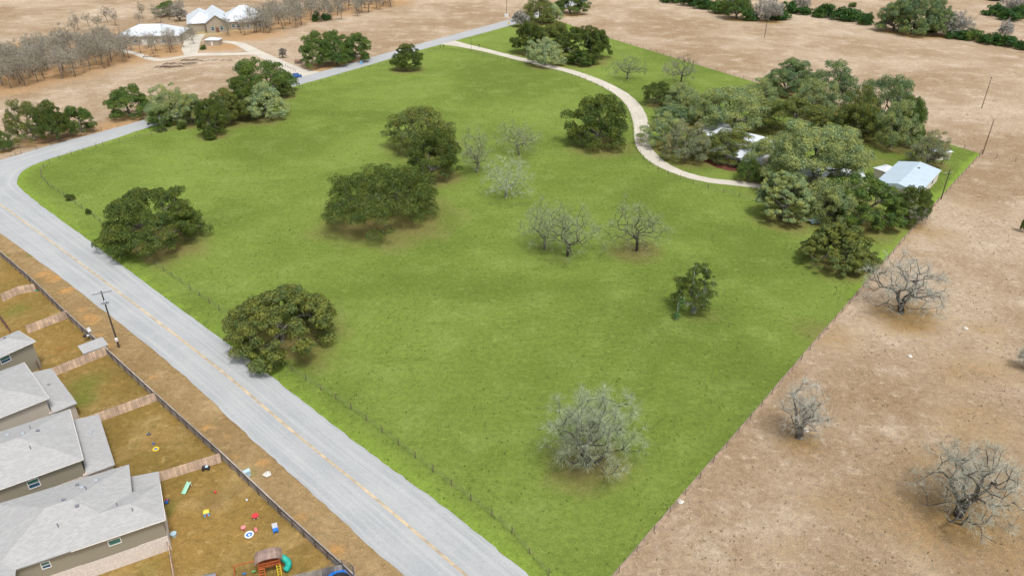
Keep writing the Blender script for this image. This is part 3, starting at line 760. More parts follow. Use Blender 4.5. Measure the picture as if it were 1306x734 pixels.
# ------------------------------------------------------------------ buildings
def tile_mat(name, c, kind):
    m, nt, p, out = mat_base(name)
    L = nt.links
    tc = N(nt, 'ShaderNodeTexCoord'); geo = N(nt, 'ShaderNodeNewGeometry')
    o = tc.outputs['Object']
    n1 = noise(nt, o, .5, 4, .6); n2 = noise(nt, o, 7.0, 3, .7)
    if kind == 'shingle':
        br = N(nt, 'ShaderNodeTexBrick', i_Scale=1.0); br.offset = .5
        br.inputs['Brick Width'].default_value = .5; br.inputs['Row Height'].default_value = .22
        br.inputs['Mortar Size'].default_value = .012
        br.inputs['Color1'].default_value = rgb([q * .88 for q in c]); br.inputs['Color2'].default_value = rgb([min(1, q * 1.1) for q in c])
        br.inputs['Mortar'].default_value = rgb([q * .68 for q in c])
        L.new(o, br.inputs['Vector'])
        col = mixc(nt, math_(nt, 'MULTIPLY', ramp(nt, n1, .35, .7), .5), br.outputs['Color'], [q * .84 for q in c])
        col = mixc(nt, math_(nt, 'MULTIPLY', ramp(nt, n2, .4, .7), .35), col, [min(1, q * 1.15) for q in c])
        L.new(col, p.inputs['Base Color']); p.inputs['Roughness'].default_value = .92; bump(nt, p, n2, .3, .02)
    elif kind == 'siding':
        wv = N(nt, 'ShaderNodeTexWave', i_Scale=1.4, i_Distortion=0.0); wv.bands_direction = 'Z'; wv.wave_profile = 'SAW'
        L.new(o, wv.inputs['Vector'])
        col = mixc(nt, math_(nt, 'MULTIPLY', wv.outputs['Fac'], .22), c, [q * .7 for q in c])
        col = mixc(nt, math_(nt, 'MULTIPLY', n1, .25), col, [q * .8 for q in c])
        L.new(col, p.inputs['Base Color']); p.inputs['Roughness'].default_value = .7; bump(nt, p, wv.outputs['Fac'], .3, .02)
    elif kind == 'brick':
        vo = N(nt, 'ShaderNodeTexVoronoi', i_Scale=3.2); L.new(o, vo.inputs['Vector'])
        col = mixc(nt, ramp(nt, n2, .3, .7), [q * .78 for q in c], [min(1, q * 1.12) for q in c])
        col = mixc(nt, math_(nt, 'MULTIPLY', ramp(nt, vo.outputs['Distance'], .15, .5), .35), col, [q * .7 for q in c])
        L.new(col, p.inputs['Base Color']); p.inputs['Roughness'].default_value = .9; bump(nt, p, vo.outputs['Distance'], .5, .03)
    elif kind == 'metal':
        wv = N(nt, 'ShaderNodeTexWave', i_Scale=.55, i_Distortion=0.0); wv.bands_direction = 'X'
        L.new(o, wv.inputs['Vector'])
        rb_ = ramp(nt, wv.outputs['Fac'], .86, .98)
        col = mixc(nt, math_(nt, 'MULTIPLY', ramp(nt, n1, .4, .7), .5), c, [q * .82 for q in c])
        col = mixc(nt, math_(nt, 'MULTIPLY', rb_, .45), col, [q * .6 for q in c])
        L.new(col, p.inputs['Base Color']); p.inputs['Roughness'].default_value = .42; p.inputs['Metallic'].default_value = .15
        bump(nt, p, rb_, .5, .03)
    return m
M['shingle'] = tile_mat('grey_shingle', (.37, .37, .37), 'shingle')
M['taupe'] = tile_mat('taupe_siding', (.305, .28, .215), 'siding')
M['beige'] = tile_mat('beige_siding', (.50, .455, .39), 'siding')
M['cream_brick'] = tile_mat('cream_stone', (.74, .66, .60), 'brick')
M['tan_stone'] = tile_mat('tan_stone', (.42, .36, .28), 'brick')
M['white_roof'] = tile_mat('white_metal_roof', (.66, .71, .76), 'metal')
M['blue_roof'] = tile_mat('pale_blue_metal_roof', (.50, .61, .70), 'metal')
M['trim'] = simple('white_trim', (.72, .71, .68), .6, .05)
M['darktrim'] = simple('dark_vent', (.20, .21, .24), .5, .1)
M['lightmetal'] = simple('vent_metal', (.48, .52, .58), .4, .08, metal=.4)
def glass_mat(name, c):
    m, nt, p, out = mat_base(name)
    p.inputs['Base Color'].default_value = rgb(c); p.inputs['Roughness'].default_value = .08
    p.inputs['Specular IOR Level'].default_value = .8
    return m
M['glass_b'] = glass_mat('window_glass_blue', (.02, .08, .16))
M['glass_g'] = glass_mat('window_glass_green', (.04, .16, .14))
M['dark'] = simple('dark_opening', (.03, .03, .03), .8, .1)

def hip(mb, x0, y0, x1, y1, z, pitch, t=.16, gable0=False, gable1=False):
    """hip roof over a rectangle, ridge along the longer side; gable0/1: gabled at the low/high end"""
    lx, ly = x1 - x0, y1 - y0
    alongx = lx >= ly
    hw = min(lx, ly) / 2; h = hw * pitch
    if alongx:
        a = (x0 + (0 if gable0 else hw), (y0 + y1) / 2, z + h); b = (x1 - (0 if gable1 else hw), (y0 + y1) / 2, z + h)
        fc = [(0, 1, 5, 4), (2, 3, 4, 5), (1, 2, 5), (3, 0, 4)]
    else:
        a = ((x0 + x1) / 2, y0 + (0 if gable0 else hw), z + h); b = ((x0 + x1) / 2, y1 - (0 if gable1 else hw), z + h)
        fc = [(1, 2, 5, 4), (3, 0, 4, 5), (0, 1, 4), (2, 3, 5)]
    top = [(x0, y0, z), (x1, y0, z), (x1, y1, z), (x0, y1, z)]
    bot = [(q[0], q[1], z - t) for q in top]
    fs = fc + [(9, 8, 7, 6)] + [(i, (i + 1) % 4, 6 + (i + 1) % 4, 6 + i) for i in range(4)]
    mb.add(top + [a, b] + bot, fs)
    return a, b
def window(root, x, y, z, nx_, ny_, w_, h_, split=True, name='window'):
    """window on a wall whose outward normal is (nx_, ny_) in the house's frame"""
    rz = math.atan2(ny_, nx_) + math.pi / 2
    f = MB()
    c = Vector((x, y, z)); n = Vector((nx_, ny_, 0)); t = Vector((-ny_, nx_, 0))
    fw = .10
    for s in (-1, 1): f.box(c + t * s * (w_ / 2) + n * .03, (fw, .10, h_ + fw), rz)
    for s in (-1, 1): f.box(c + Vector((0, 0, s * h_ / 2)) + n * .032, (w_ - fw, .104, fw), rz)
    if split: f.box(c + n * .03, (w_ - fw, .08, .06), rz)
    o = f.build(name, M['trim'], root)
    hh = h_ / 2 - .08
    if split:
        MB().box(c + Vector((0, 0, h_ / 4)) + n * .01, (w_ - fw, .04, hh), rz).build('pane', M['glass_g'], o)
        MB().box(c - Vector((0, 0, h_ / 4)) + n * .01, (w_ - fw, .04, hh), rz).build('pane', M['glass_b'], o)
    else:
        MB().box(c + n * .01, (w_ - fw, .04, h_ - fw), rz).build('pane', M['glass_g'], o)
    return o
def vent(roof, x, y, z, kind='dome'):
    m = MB()
    if kind == 'dome': m.lathe([(.22, -.15), (.22, .10), (.30, .12), (.26, .22), (.10, .27)], (x, y, z), 12); mt = M['lightmetal']
    elif kind == 'pipe': m.lathe([(.14, -.1), (.06, .06), (.055, .45), (.09, .46), (.09, .52)], (x, y, z), 8); mt = M['darktrim']
    else: m.box((x, y, z + .08), (.35, .30, .22)).box((x, y, z + .21), (.42, .36, .04)); mt = M['darktrim']
    m.build('roof_vent', mt, roof, bevel=0)

def roof_z(w0, w1, d0, pitch, ez, d, w_):
    return ez + pitch * min(w_ - w0, w1 - w_, d - d0)
# two-storey house: local x = d (towards the street), local y = -w (w = away from camera)
def suburb_house(O, heading, blocks, wing, siding, wins, vents, label, lower='cream_brick', ez=5.5, pitch=.36, wingz=2.9):
    root = empty('two_storey_house', (O[0], O[1], 0), R_(heading), label, 'house', 'two-storey houses along the county road')
    rf = MB()
    for i, (d0, w0, d1, w1) in enumerate(blocks):
        hip(rf, d0 + i * .004, -w1 + i * .004, d1, -w0, ez - i * .006, pitch)
    up, lo = MB(), MB()
    for i, (d0, w0, d1, w1) in enumerate(blocks):
        e = i * .003
        up.prism([(d0 + .4 + e, -w0 - .4 - e), (d1 - .4, -w0 - .4 - e), (d1 - .4, -w1 + .4 + e), (d0 + .4 + e, -w1 + .4 + e)], 2.45, ez - .14)
        lo.prism([(d0 + .36 + e, -w0 - .36 - e), (d1 - .36, -w0 - .36 - e), (d1 - .36, -w1 + .36 + e), (d0 + .36 + e, -w1 + .36 + e)], -.1, 2.45)
    if wing:
        d0, w0, d1, w1 = wing
        z0, z1 = wingz, wingz + (d1 - d0) * .30
        c = (d1 - d0) * .9
        top = [(d0, -w0, z0), (d1, -w0, z0 - .0), (d1, -w1, z0), (d0, -w1, z0), (d1, -w0 - c, z1), (d1, -w1 + c * .2, z1)]
        bot = [(q[0], q[1], q[2] - .16) for q in top[:4]]
        rf.add(top + bot, [(0, 1, 4), (0, 4, 5, 3), (3, 5, 2), (9, 8, 7, 6), (0, 6, 7, 1), (2, 8, 9, 3), (3, 9, 6, 0)])
        lo.prism([(d0 + .35, -w0 - .35), (d1 + .5, -w0 - .35), (d1 + .5, -w1 + .35), (d0 + .35, -w1 + .35)], -.1, z0 - .155)
    roof = rf.build('roof', M['shingle'], root)
    # pale fascia and gutter under the eaves
    fm = MB()
    for i, (d0, w0, d1, w1) in enumerate(blocks[:1]):
        fm.box(((d0 + d1) / 2, -w0 + .03, ez - .10), (d1 - d0, .07, .13)); fm.box((d0 - .03, -(w0 + w1) / 2, ez - .10), (.07, w1 - w0 - .02, .13))
    fm.build('gutter', M['trim'], roof)
    up.build('upper_wall', siding, root); lo.build('lower_wall', M[lower], root)
    b = blocks[0]
    for d, w_, kind in vents:
        bl = next((q for q in blocks if q[0] <= d <= q[2] and q[1] <= w_ <= q[3]), b)
        z = min(max(ez + pitch * min(w_ - q[1], q[3] - w_, d - q[0]) if q[0] <= d <= q[2] and q[1] <= w_ <= q[3] else 0 for q in blocks), 99)
        z = max([ez + pitch * min(w_ - q[1], q[3] - w_, d - q[0], q[2] - d) for q in blocks if q[0] <= d <= q[2] and q[1] <= w_ <= q[3]] + [wingz + .4 if (wing and wing[0] <= d <= wing[2]) else 0])
        vent(roof, d, -w_, z, kind)
    for d, z, ww, hh, sp in wins:
        window(root, d, -(b[1] + .4) + .0, z, 0, 1, ww, hh, sp)
    return root
suburb_house((-43.1, 64.1), -152.1, [(-.3, 0, 10, 6.9), (3.0, 0, 18.5, 12.7), (15.6, -2.2, 26, 8)], (-.1, 6.8, 3.6, 12.6), M['taupe'],
             [(5.6, 4.35, 1.35, .85, False), (12.9, 4.35, .9, 1.0, True)],
             [(8.4, 9.2, 'dome'), (6.8, 10.2, 'dome'), (7.8, 8.1, 'pipe'), (9.0, 10.6, 'box'), (4.6, 4.0, 'pipe'), (3.0, 2.4, 'pipe'), (10.2, 6.8, 'box'), (11, 3.4, 'pipe'), (8.8, 5.2, 'box')],
             'grey roofed two-storey taupe house with L-shaped rear roof, nearest the bottom left corner')
suburb_house((-58.4, 74.9), -145.1, [(0, 0, 18, 13.0)], (-3.3, -.2, 0.2, 13.0), M['taupe'], [(6.2, 4.2, 1.3, 1.35, True), (12.5, 4.2, 1.2, 1.3, True)],
             [(5.9, 7.6, 'dome'), (7.8, 9.6, 'dome'), (5.0, 9.0, 'pipe'), (4.2, 7.8, 'box'), (5.4, 4.2, 'pipe'), (-1.6, 8.5, 'dome')],
             'grey roofed two-storey house with taupe side wall, long low rear wing, second from the bottom')
suburb_house((-70.4, 88.2), -135.4, [(0, 0, 18, 13.0)], (-3.2, -.3, 0.2, 12.6), M['beige'], [(8.0, 4.2, 1.3, 1.5, True)],
             [(7.0, 8.0, 'pipe'), (5.5, 7.2, 'box'), (8.5, 8.8, 'dome'), (-1.4, 7.0, 'box')],
             'grey roofed two-storey house with pale beige upper wall, third from the bottom', lower='beige')
suburb_house((-81.3, 103.8), -124.0, [(0, 0, 14, 5.9), (9, -1.0, 20, 10)], None, M['taupe'], [(5.0, 4.35, 1.5, 1.1, True)],
             [(3.0, 3.6, 'box')], 'small visible corner of a grey roofed taupe house, topmost at the left photo edge', ez=5.4, lower='taupe')

# wooden privacy fences
def wood_mat(name, c):
    m, nt, p, out = mat_base(name)
    tc = N(nt, 'ShaderNodeTexCoord'); geo = N(nt, 'ShaderNodeNewGeometry')
    n = noise(nt, geo.outputs['Position'], .7, 4, .6)
    col = mixc(nt, ramp(nt, n, .35, .7), [q * .72 for q in c], [min(1, q * 1.12) for q in c])
    k = N(nt, 'ShaderNodeMapRange'); k.inputs['To Min'].default_value = .78; k.inputs['To Max'].default_value = 1.15
    nt.links.new(geo.outputs['Random Per Island'], k.inputs[0])
    vm = N(nt, 'ShaderNodeVectorMath', operation='SCALE'); nt.links.new(col, vm.inputs[0]); nt.links.new(k.outputs[0], vm.inputs['Scale'])
    nt.links.new(vm.outputs[0], p.inputs['Base Color']); p.inputs['Roughness'].default_value = .9
    return m
M['cedar_new'] = wood_mat('pale_cedar_boards', (.70, .52, .39))
M['cedar_old'] = wood_mat('weathered_boards', (.19, .150, .125))
M['rail'] = wood_mat('weathered_rail', (.36, .33, .31))
M['post'] = wood_mat('grey_brown_post', (.17, .13, .10))
M['redwood'] = wood_mat('red_brown_boards', (.22, .11, .08))
def board_fence(pts, h, mat, railm, label, rails_side=1, cap=True, post_step=2.4):
    pts = [Vector((p[0], p[1], 0)) for p in pts]
    root = empty('wooden_fence', pts[0], 0, label, 'fence')
    O = pts[0]
    pk, rl = MB(), MB()
    rnd = random.Random(len(pts) + int(h * 10) + int(abs(pts[0].x)))
    post_me = MB().box((0, 0, h / 2 + .02), (.10, .10, h + .08)).build('post', M['post'], root)
    first = True
    for a, b in zip(pts, pts[1:]):
        d = (b - a); ln = d.length; d.normalize(); n = Vector((-d.y, d.x, 0)) * rails_side
        rz = math.atan2(d.y, d.x)
        s = 0
        while s < ln:
            hh = h + rnd.uniform(-.02, .02)
            pk.box(a - O + d * (s + .07) + Vector((0, 0, hh / 2)), (.135, .022, hh), rz); s += .142
        for zz in ((h - .12, h * .5, .3)):
            rl.box(a - O + d * (ln / 2) + n * .035 + Vector((0, 0, zz)), (ln, .045, .10), rz)
        if cap: rl.box(a - O + d * (ln / 2) + n * .02 + Vector((0, 0, h + .045)), (ln, .15, .04), rz)
        k = 0.0
        while k < ln:
            o = post_me if first else post_me.copy()
            if not first: COL.objects.link(o); o.parent = root
            first = False
            o.location = a - O + d * k + n * .11; o.rotation_euler = (0, 0, rz); k += post_step
    pk.build('board_panel', mat, root); rl.build('rail', railm, root)
    return root
FBT = [G(u, v) for u, v in ((-50, 276), (0, 326), (40, 360), (86, 405), (137, 452), (200, 510), (283, 585), (360, 658), (440, 731), (470, 760))]
board_fence(FBT, 1.65, M['cedar_old'], M['rail'], 'long dark weathered board fence with pale rails running behind all the back yards', -1, True, 2.6)
def side_fence(a, b, label, h=1.75, mat='cedar_new', curve=None):
    p = [G(a[0], a[1], h)] + ([G(c[0], c[1], h) for c in curve] if curve else []) + [G(b[0], b[1], h)]
    return board_fence(p, h, M[mat], M[mat], label, -1, False)
side_fence((280, 577.5), (200, 602), 'pale cedar fence between the toy-strewn yard and the yard above it')
side_fence((197, 500), (99, 535), 'pale cedar fence below the greenest yard, ending at a grey rear wing')
side_fence((134.5, 441.5), (53, 474), 'pale cedar fence running beside the small grey shed')
side_fence((85.5, 395), (32, 415), 'pale cedar fence above the yard with the shed')
side_fence((43, 361.5), (0, 375), 'short curved pale cedar fence at the left photo edge, topmost of the side fences', curve=[(22, 365)])
side_fence((437, 719), (366, 734.5), 'weathered cedar fence at the bottom edge in front of the blue trampoline', mat='rail')
side_fence((214, 690), (222, 740), 'low pale boundary fence seen from above at the corner of the nearest house', 1.5)
side_fence((43.5, 452), (53, 473), 'short red-brown board fence between two houses', mat='redwood')
side_fence((-4, 396), (9.5, 414), 'short dark red-brown fence piece at the left photo edge', mat='redwood')

# garden shed
def shed():
    a = G(100, 441, 2.1); b = G(130, 430, 2.1); d = b - a; rz = math.atan2(d.y, d.x); Lx = d.length
    c = G(133, 440, 1.8); wv = (c - b).length
    wv = 2.6
    root = empty('garden_shed', (a.x, a.y, 0), rz, 'low grey-roofed garden shed against the back fence, beside the utility pole', 'shed')
    MB().prism([(.1, -.1), (Lx - .1, -.1), (Lx - .1, -wv + .1), (.1, -wv + .1)], 0, 1.75).build('wall', M['beige'], root)
    r = MB().add([(-.1, .1, 2.15), (Lx + .1, .1, 2.15), (Lx + .1, -wv - .1, 1.8), (-.1, -wv - .1, 1.8), (-.1, .1, 2.07), (Lx + .1, .1, 2.07), (Lx + .1, -wv - .1, 1.72), (-.1, -wv - .1, 1.72)],
                 [(0, 1, 2, 3), (7, 6, 5, 4), (0, 4, 5, 1), (1, 5, 6, 2), (2, 6, 7, 3), (3, 7, 4, 0)])
    r.build('roof', M['shingle'], root)
    MB().box((.06, -wv / 2, .9), (.06, 1.0, 1.6)).build('door', M['trim'], root)
shed()

# ------------------------------------------------------------------ farmhouse, barn, far homestead
def frame2(p, q, z):
    a, b = G(*p, z), G(*q, z)
    return a, math.atan2(b.y - a.y, b.x - a.x), (b - a).length
def farmhouse():
    a, rz, ln = frame2((908, 205), (948, 215), 0)
    rz += 0.0
    root = empty('farmhouse', (a.x, a.y, 0), rz, 'long low farmhouse with white metal roof half hidden under oaks', 'house')
    rf = MB()
    # y positive = away from camera
    hip(rf, -1, -.8, 26, 11, 3.2, .38)
    hip(rf, 9.5, -2.0, 18, 12.5, 3.19, .40, gable0=True, gable1=True)
    hip(rf, -9, 12, 10, 22, 3.18, .36)
    hip(rf, 21, -2, 33, 9, 3.17, .38)
    roof = rf.build('roof', M['white_roof'], root)
    wl = MB()
    for x0, y0, x1, y1 in ((-.3, 0, 25.3, 10.4), (10, -1.4, 17.4, 12), (-8.4, 12.6, 9.4, 21.4), (21.6, -1.4, 32.4, 8.4)):
        wl.prism([(x0, y0), (x1, y0), (x1, y1), (x0, y1)], -.1, 3.05 + (.0 if x0 != 10 else 1.2))
    wl.build('wall', M['tan_stone'], root)
    for x in (2.5, 6.5, 19.6): window(root, x, .0, 1.6, 0, -1, 1.3, 1.5)
    for x in (11.6, 13.4): window(root, x, -1.4, 1.7, 0, -1, 1.3, 1.8, name='window')
    MB().box((16.0, 7.5, 5.3), (.9, 1.2, 2.2)).build('chimney', simple('terracotta', (.42, .24, .16), .9, .2), roof)
    r2 = MB()
    r2.add([(14.2, -2.05, 3.25), (14.6, -2.05, 3.25), (14.6, 5, 5.1), (14.2, 5, 5.1)], [(0, 1, 2, 3)])
    MB().lathe([(.3, 0), (.32, .25), (.12, .4)], (-2, 17, 5.0), 10).build('roof_vent', M['lightmetal'], roof)
    MB().box((8.5, -1.2, 1.35), (1.6, .12, 2.3)).build('door', M['dark'], root)
    # clay-coloured planting bed in front
farmhouse()
M['mulch'] = simple('red_mulch', (.13, .045, .028), .95, .25, 1.5)
def bed(name, pts, z, mat):
    sheet(name, [G(*p) for p in pts], z, mat, 1.5, zone_fn(([], [], [])), .1)
bed('mulch_bed', [(889, 198), (905, 203), (925, 209), (947, 215), (944, 219), (930, 218), (914, 214), (898, 206), (888, 202)], .03, M['mulch'])
def patio():
    bed('paved_terrace', [(889, 168), (914, 172), (934, 166), (930, 158), (912, 160), (895, 158)], .03, simple('pale_paving', (.62, .64, .62), .8, .08))
patio()
def parasol():
    g = G(919, 166)
    root = empty('patio_umbrella', g, 0, 'small pale blue-white parasol on the terrace behind the farmhouse', 'umbrella')
    MB().lathe([(1.6, 2.1), (1.55, 2.18), (.8, 2.5), (.05, 2.75), (.03, 2.8)], n=8).build('canopy', M['lightmetal'], root)
    MB().tube([(0, 0, 0), (0, 0, 2.7)], .03).build('pole', M['trim'], root)
    MB().lathe([(.35, 0), (.35, .08), (.06, .1)]).build('base', M['darktrim'], root)
parasol()
def barn():
    ez = 3.2
    a, b = G(1173.5, 246, ez), G(1201, 217, ez)       # right eave
    d = b - a; ln = d.length; rz = math.atan2(d.y, d.x)
    far = G(1141, 210, ez)
    n = Vector((-d.y, d.x, 0)).normalized()
    wdt = (far - b).dot(n)
    root = empty('barn', (a.x, a.y, 0), rz, 'metal barn with pale blue roof beside the boundary fence', 'barn')
    rf = MB(); hip(rf, 0, 0, ln, wdt, ez, .20, gable0=True, gable1=True) if ln >= wdt else None
    if ln < wdt:
        t = .16; h = wdt / 2 * .20
        top = [(0, 0, ez), (ln, 0, ez), (ln, wdt, ez), (0, wdt, ez), (0, wdt / 2, ez + h), (ln, wdt / 2, ez + h)]
        bot = [(q[0], q[1], q[2] - t) for q in top]
        rf.add(top + bot, [(0, 1, 5, 4), (4, 5, 2, 3), (0, 6, 7, 1), (2, 8, 9, 3), (1, 7, 11, 5), (5, 11, 8, 2), (4, 10, 6, 0), (3, 9, 10, 4), (6, 10, 11, 7), (10, 9, 8, 11)])
    r = rf.build('roof', M['blue_roof'], root)
    MB().lathe([(.25, -.2), (.25, .2), (.35, .25), (.1, .45)], (ln * .75, wdt * .42, ez + wdt * .42 * .20), 10).build('roof_vent', M['darktrim'], r)
    MB().prism([(.3, .35), (ln - .3, .35), (ln - .3, wdt - .35), (.3, wdt - .35)], -.1, ez - .12).build('wall', M['cream_brick'], root)
    MB().box((ln * .3, .33, 1.3), (2.6, .06, 2.6)).build('door', M['trim'], root)
    MB().box((ln * .7, .33, 1.6), (1.4, .06, 1.0)).build('window', M['glass_b'], root)
    # lean-to on the far left
    g = G(1128, 215, 2.6)
barn()
def small_shed(u, v, z, sx, sy, label, roofm, wallm, rz=.3, name='shed', cat='shed'):
    g = G(u, v)
    root = empty(name, g, rz, label, cat)
    rf = MB(); hip(rf, -sx / 2 - .3, -sy / 2 - .3, sx / 2 + .3, sy / 2 + .3, z, .35, .12)
    rf.build('roof', M[roofm], root)
    MB().prism([(-sx / 2, -sy / 2), (sx / 2, -sy / 2), (sx / 2, sy / 2), (-sx / 2, sy / 2)], -.1, z - .1).build('wall', M[wallm], root)
    MB().box((0, -sy / 2 - .02, 1.0), (.9, .06, 2.0)).build('door', M['trim'], root)
small_shed(1128, 226, 2.6, 5, 4, 'small white metal-roofed shed left of the blue-roofed barn', 'white_roof', 'cream_brick', .5)
small_shed(1078, 232, 2.8, 8, 5, 'white-roofed outbuilding showing through the enormous oak', 'white_roof', 'tan_stone', -.2)
small_shed(1196, 201, 2.4, 5, 4, 'small white-roofed shed behind the blossoming tree', 'white_roof', 'cream_brick', .2)

def far_barn():
    a, rz, ln = frame2((150, 58), (229, 56.5), 0)
    root = empty('farm_building', (a.x, a.y, 0), rz, 'long white-roofed farm building behind bare trees at the far homestead', 'barn')
    rf = MB(); hip(rf, -.6, -.6, ln + .6, 19, 4.2, .42, .2)
    r = rf.build('roof', M['white_roof'], root)
    MB().prism([(0, 0), (ln, 0), (ln, 18.4), (0, 18.4)], -.1, 4.05).build('wall', M['beige'], root)
    for x in (ln * .18, ln * .3, ln * .75): window(root, x, 0, 1.9, 0, -1, 1.6, 1.4)
    for x in (ln * .45, ln * .58): MB().box((x, -.03, 1.3), (2.8, .08, 2.6)).build('door', M['trim'], root)
far_barn()
def far_house():
    a, rz, ln = frame2((246, 42), (350, 36), 0)
    root = empty('stone_house', (a.x, a.y, 0), rz + .05, 'large stone house with white metal roofs and front gable at the far homestead', 'house')
    k = ln / 104.0
    rf = MB(); wl = MB()
    def bl(u0, u1, y0, y1, z, p, g0=False, g1=False, e=0):
        hip(rf, u0 * k - .6, y0 - .6, u1 * k + .6, y1 + .6, z - e, p, .2, g0, g1)
        wl.prism([(u0 * k, y0), (u1 * k, y0), (u1 * k, y1), (u0 * k, y1)], -.1, z - .15 - e)
    bl(-4, 30, 2, 30, 4.4, .62)
    bl(40, 98, 1, 21, 4.3, .62, False, False, .01)
    bl(60, 80, -2, 24, 4.29, .66, True, True, .02)
    # front gable block
    x0, x1, y0, y1, z = 18 * k, 44 * k, -4, 32, 5.0
    h = (x1 - x0) / 2 * .75
    for (m, e, zz, dz) in ((rf, .6, z, .22),):
        top = [(x0 - e, y0 - e, zz), (x1 + e, y0 - e, zz), (x1 + e, y1, zz), (x0 - e, y1, zz), ((x0 + x1) / 2, y0 - e, zz + h), ((x0 + x1) / 2, y1, zz + h)]
        bot = [(q[0], q[1], q[2] - dz) for q in top]
        m.add(top + bot, [(0, 4, 5, 3), (1, 2, 5, 4), (0, 6, 10, 4), (4, 10, 7, 1), (3, 5, 11, 9), (5, 2, 8, 11), (0, 3, 9, 6), (1, 7, 8, 2), (6, 9, 11, 10), (7, 10, 11, 8)])
    wl.add([(x0, y0, -.1), (x1, y0, -.1), (x1, y0, z), ((x0 + x1) / 2, y0, z + h * .93), (x0, y0, z), (x0, y1 - .6, -.1), (x1, y1 - .6, -.1), (x1, y1 - .6, z), ((x0 + x1) / 2, y1 - .6, z + h * .93), (x0, y1 - .6, z)],
           [(0, 1, 2, 3, 4), (9, 8, 7, 6, 5), (0, 4, 9, 5), (1, 6, 7, 2), (4, 3, 8, 9), (3, 2, 7, 8), (0, 5, 6, 1)])
    rf.build('roof', M['white_roof'], root); wl.build('wall', M['tan_stone'], root)
    for x in (x0 + 3, x1 - 3): window(root, x, y0, 2.2, 0, -1, 1.5, 2.0)
    for u in (52, 58, 70, 86, 93): window(root, u * k, 1 if u not in (70,) else -2, 2.0, 0, -1, 1.5, 1.8)
    MB().box(((x0 + x1) / 2, y0 - .03, 1.3), (1.6, .1, 2.5)).build('door', M['redwood'], root)
far_house()
small_shed(273, 57, 2.6, 7, 5, 'small white-roofed stone well house beside the far gravel loop', 'white_roof', 'tan_stone', 0.0, 'well_house')

# ------------------------------------------------------------------ wire fences
M['wire'] = simple('fence_wire', (.22, .20, .18), .6, .1, metal=.3)
def wire_fence(px, step, label, h=1.25, mat='post', pr=.07, world=None, nw=4, stays=False):
    pts = world or [G(*p) for p in px]
    O = pts[0]
    root = empty('wire_fence', O, 0, label, 'fence')
    rnd = random.Random(int(abs(O.x) * 3))
    m = MB()
    m.tube([(0, 0, -.1), (0, 0, h)], [pr, pr * .9], 6)
    p0 = m.build('post', M[mat], root)
    pos = []
    carry = 0
    for a, b in zip(pts, pts[1:]):
        ln = (b - a).length; s = carry
        while s < ln: pos.append(a + (b - a) * (s / ln)); s += step
        carry = s - ln
    pos = pos[:99] + [pts[-1]]
    for i, p in enumerate(pos):
        o = p0 if i == 0 else p0.copy()
        if i: COL.objects.link(o); o.parent = root
        o.location = p - O
        o.rotation_euler = (rnd.uniform(-.05, .05), rnd.uniform(-.05, .05), rnd.random() * 6)
        o.scale = (1, 1, rnd.uniform(.9, 1.1))
    wr = MB()
    for k in range(nw):
        z = h * (.25 + .72 * k / max(1, nw - 1))
        wr.tube([p - O + Vector((0, 0, z + rnd.uniform(-.015, .015))) for p in pos], .012, 3, False)
    wr.build('wire', M['wire'], root)
    return root
wire_fence([(700, 734), (646, 672), (566, 612), (521, 577), (444, 519), (375, 475), (300, 410), (255, 378), (180, 325), (113, 272), (85, 253), (60, 235), (51, 223), (58, 212), (70, 205), (100, 195), (132, 186)],
           4.0, 'dark wire fence on thin posts following the near road along the field edge', 1.3)
wire_fence([(132, 186), (190, 173), (262, 157), (330, 135), (387, 112), (430, 99), (470, 87), (520, 75), (562, 61)], 5.0, 'wire fence following the upper road from the bend to the driveway mouth', 1.25)
wire_fence(None, 4.2, 'wire fence on wooden posts along the straight boundary between green field and tan pasture', 1.25, 'post', .055,
           [rb[0] + (rb[0] - rb[1]).normalized() * 20 + nrm * .4] + [p + nrm * .4 for p in rb[1:]])
wire_fence([(600, 67), (654, 79), (700, 90), (740, 100), (775, 116), (800, 138), (806, 160), (808, 184), (822, 205), (845, 220), (880, 234), (930, 248), (980, 262), (1010, 275)],
           4.6, 'wire fence below the gravel driveway curving towards the farmhouse', 1.2)
wire_fence([(1250, 196), (1205, 182), (1100, 151), (960, 104), (860, 74), (755, 42), (722, 31)], 5.2, 'wire fence between the green strip and the far tan pasture', 1.2)
wire_fence([(1252, 195), (1275, 203), (1306, 208), (1400, 222)], 5.0, 'wire fence crossing the tan pasture right of the corner utility pole', 1.2, 'redwood')
wire_fence([(130, 166), (100, 176), (60, 188), (20, 198)], 4.5, 'short wire fence beside the oak trio across the upper road', 1.1)
wire_fence([(340, 78), (362, 84), (377, 92)], 3.2, 'short ranch fence between lane and blue car', 1.2)

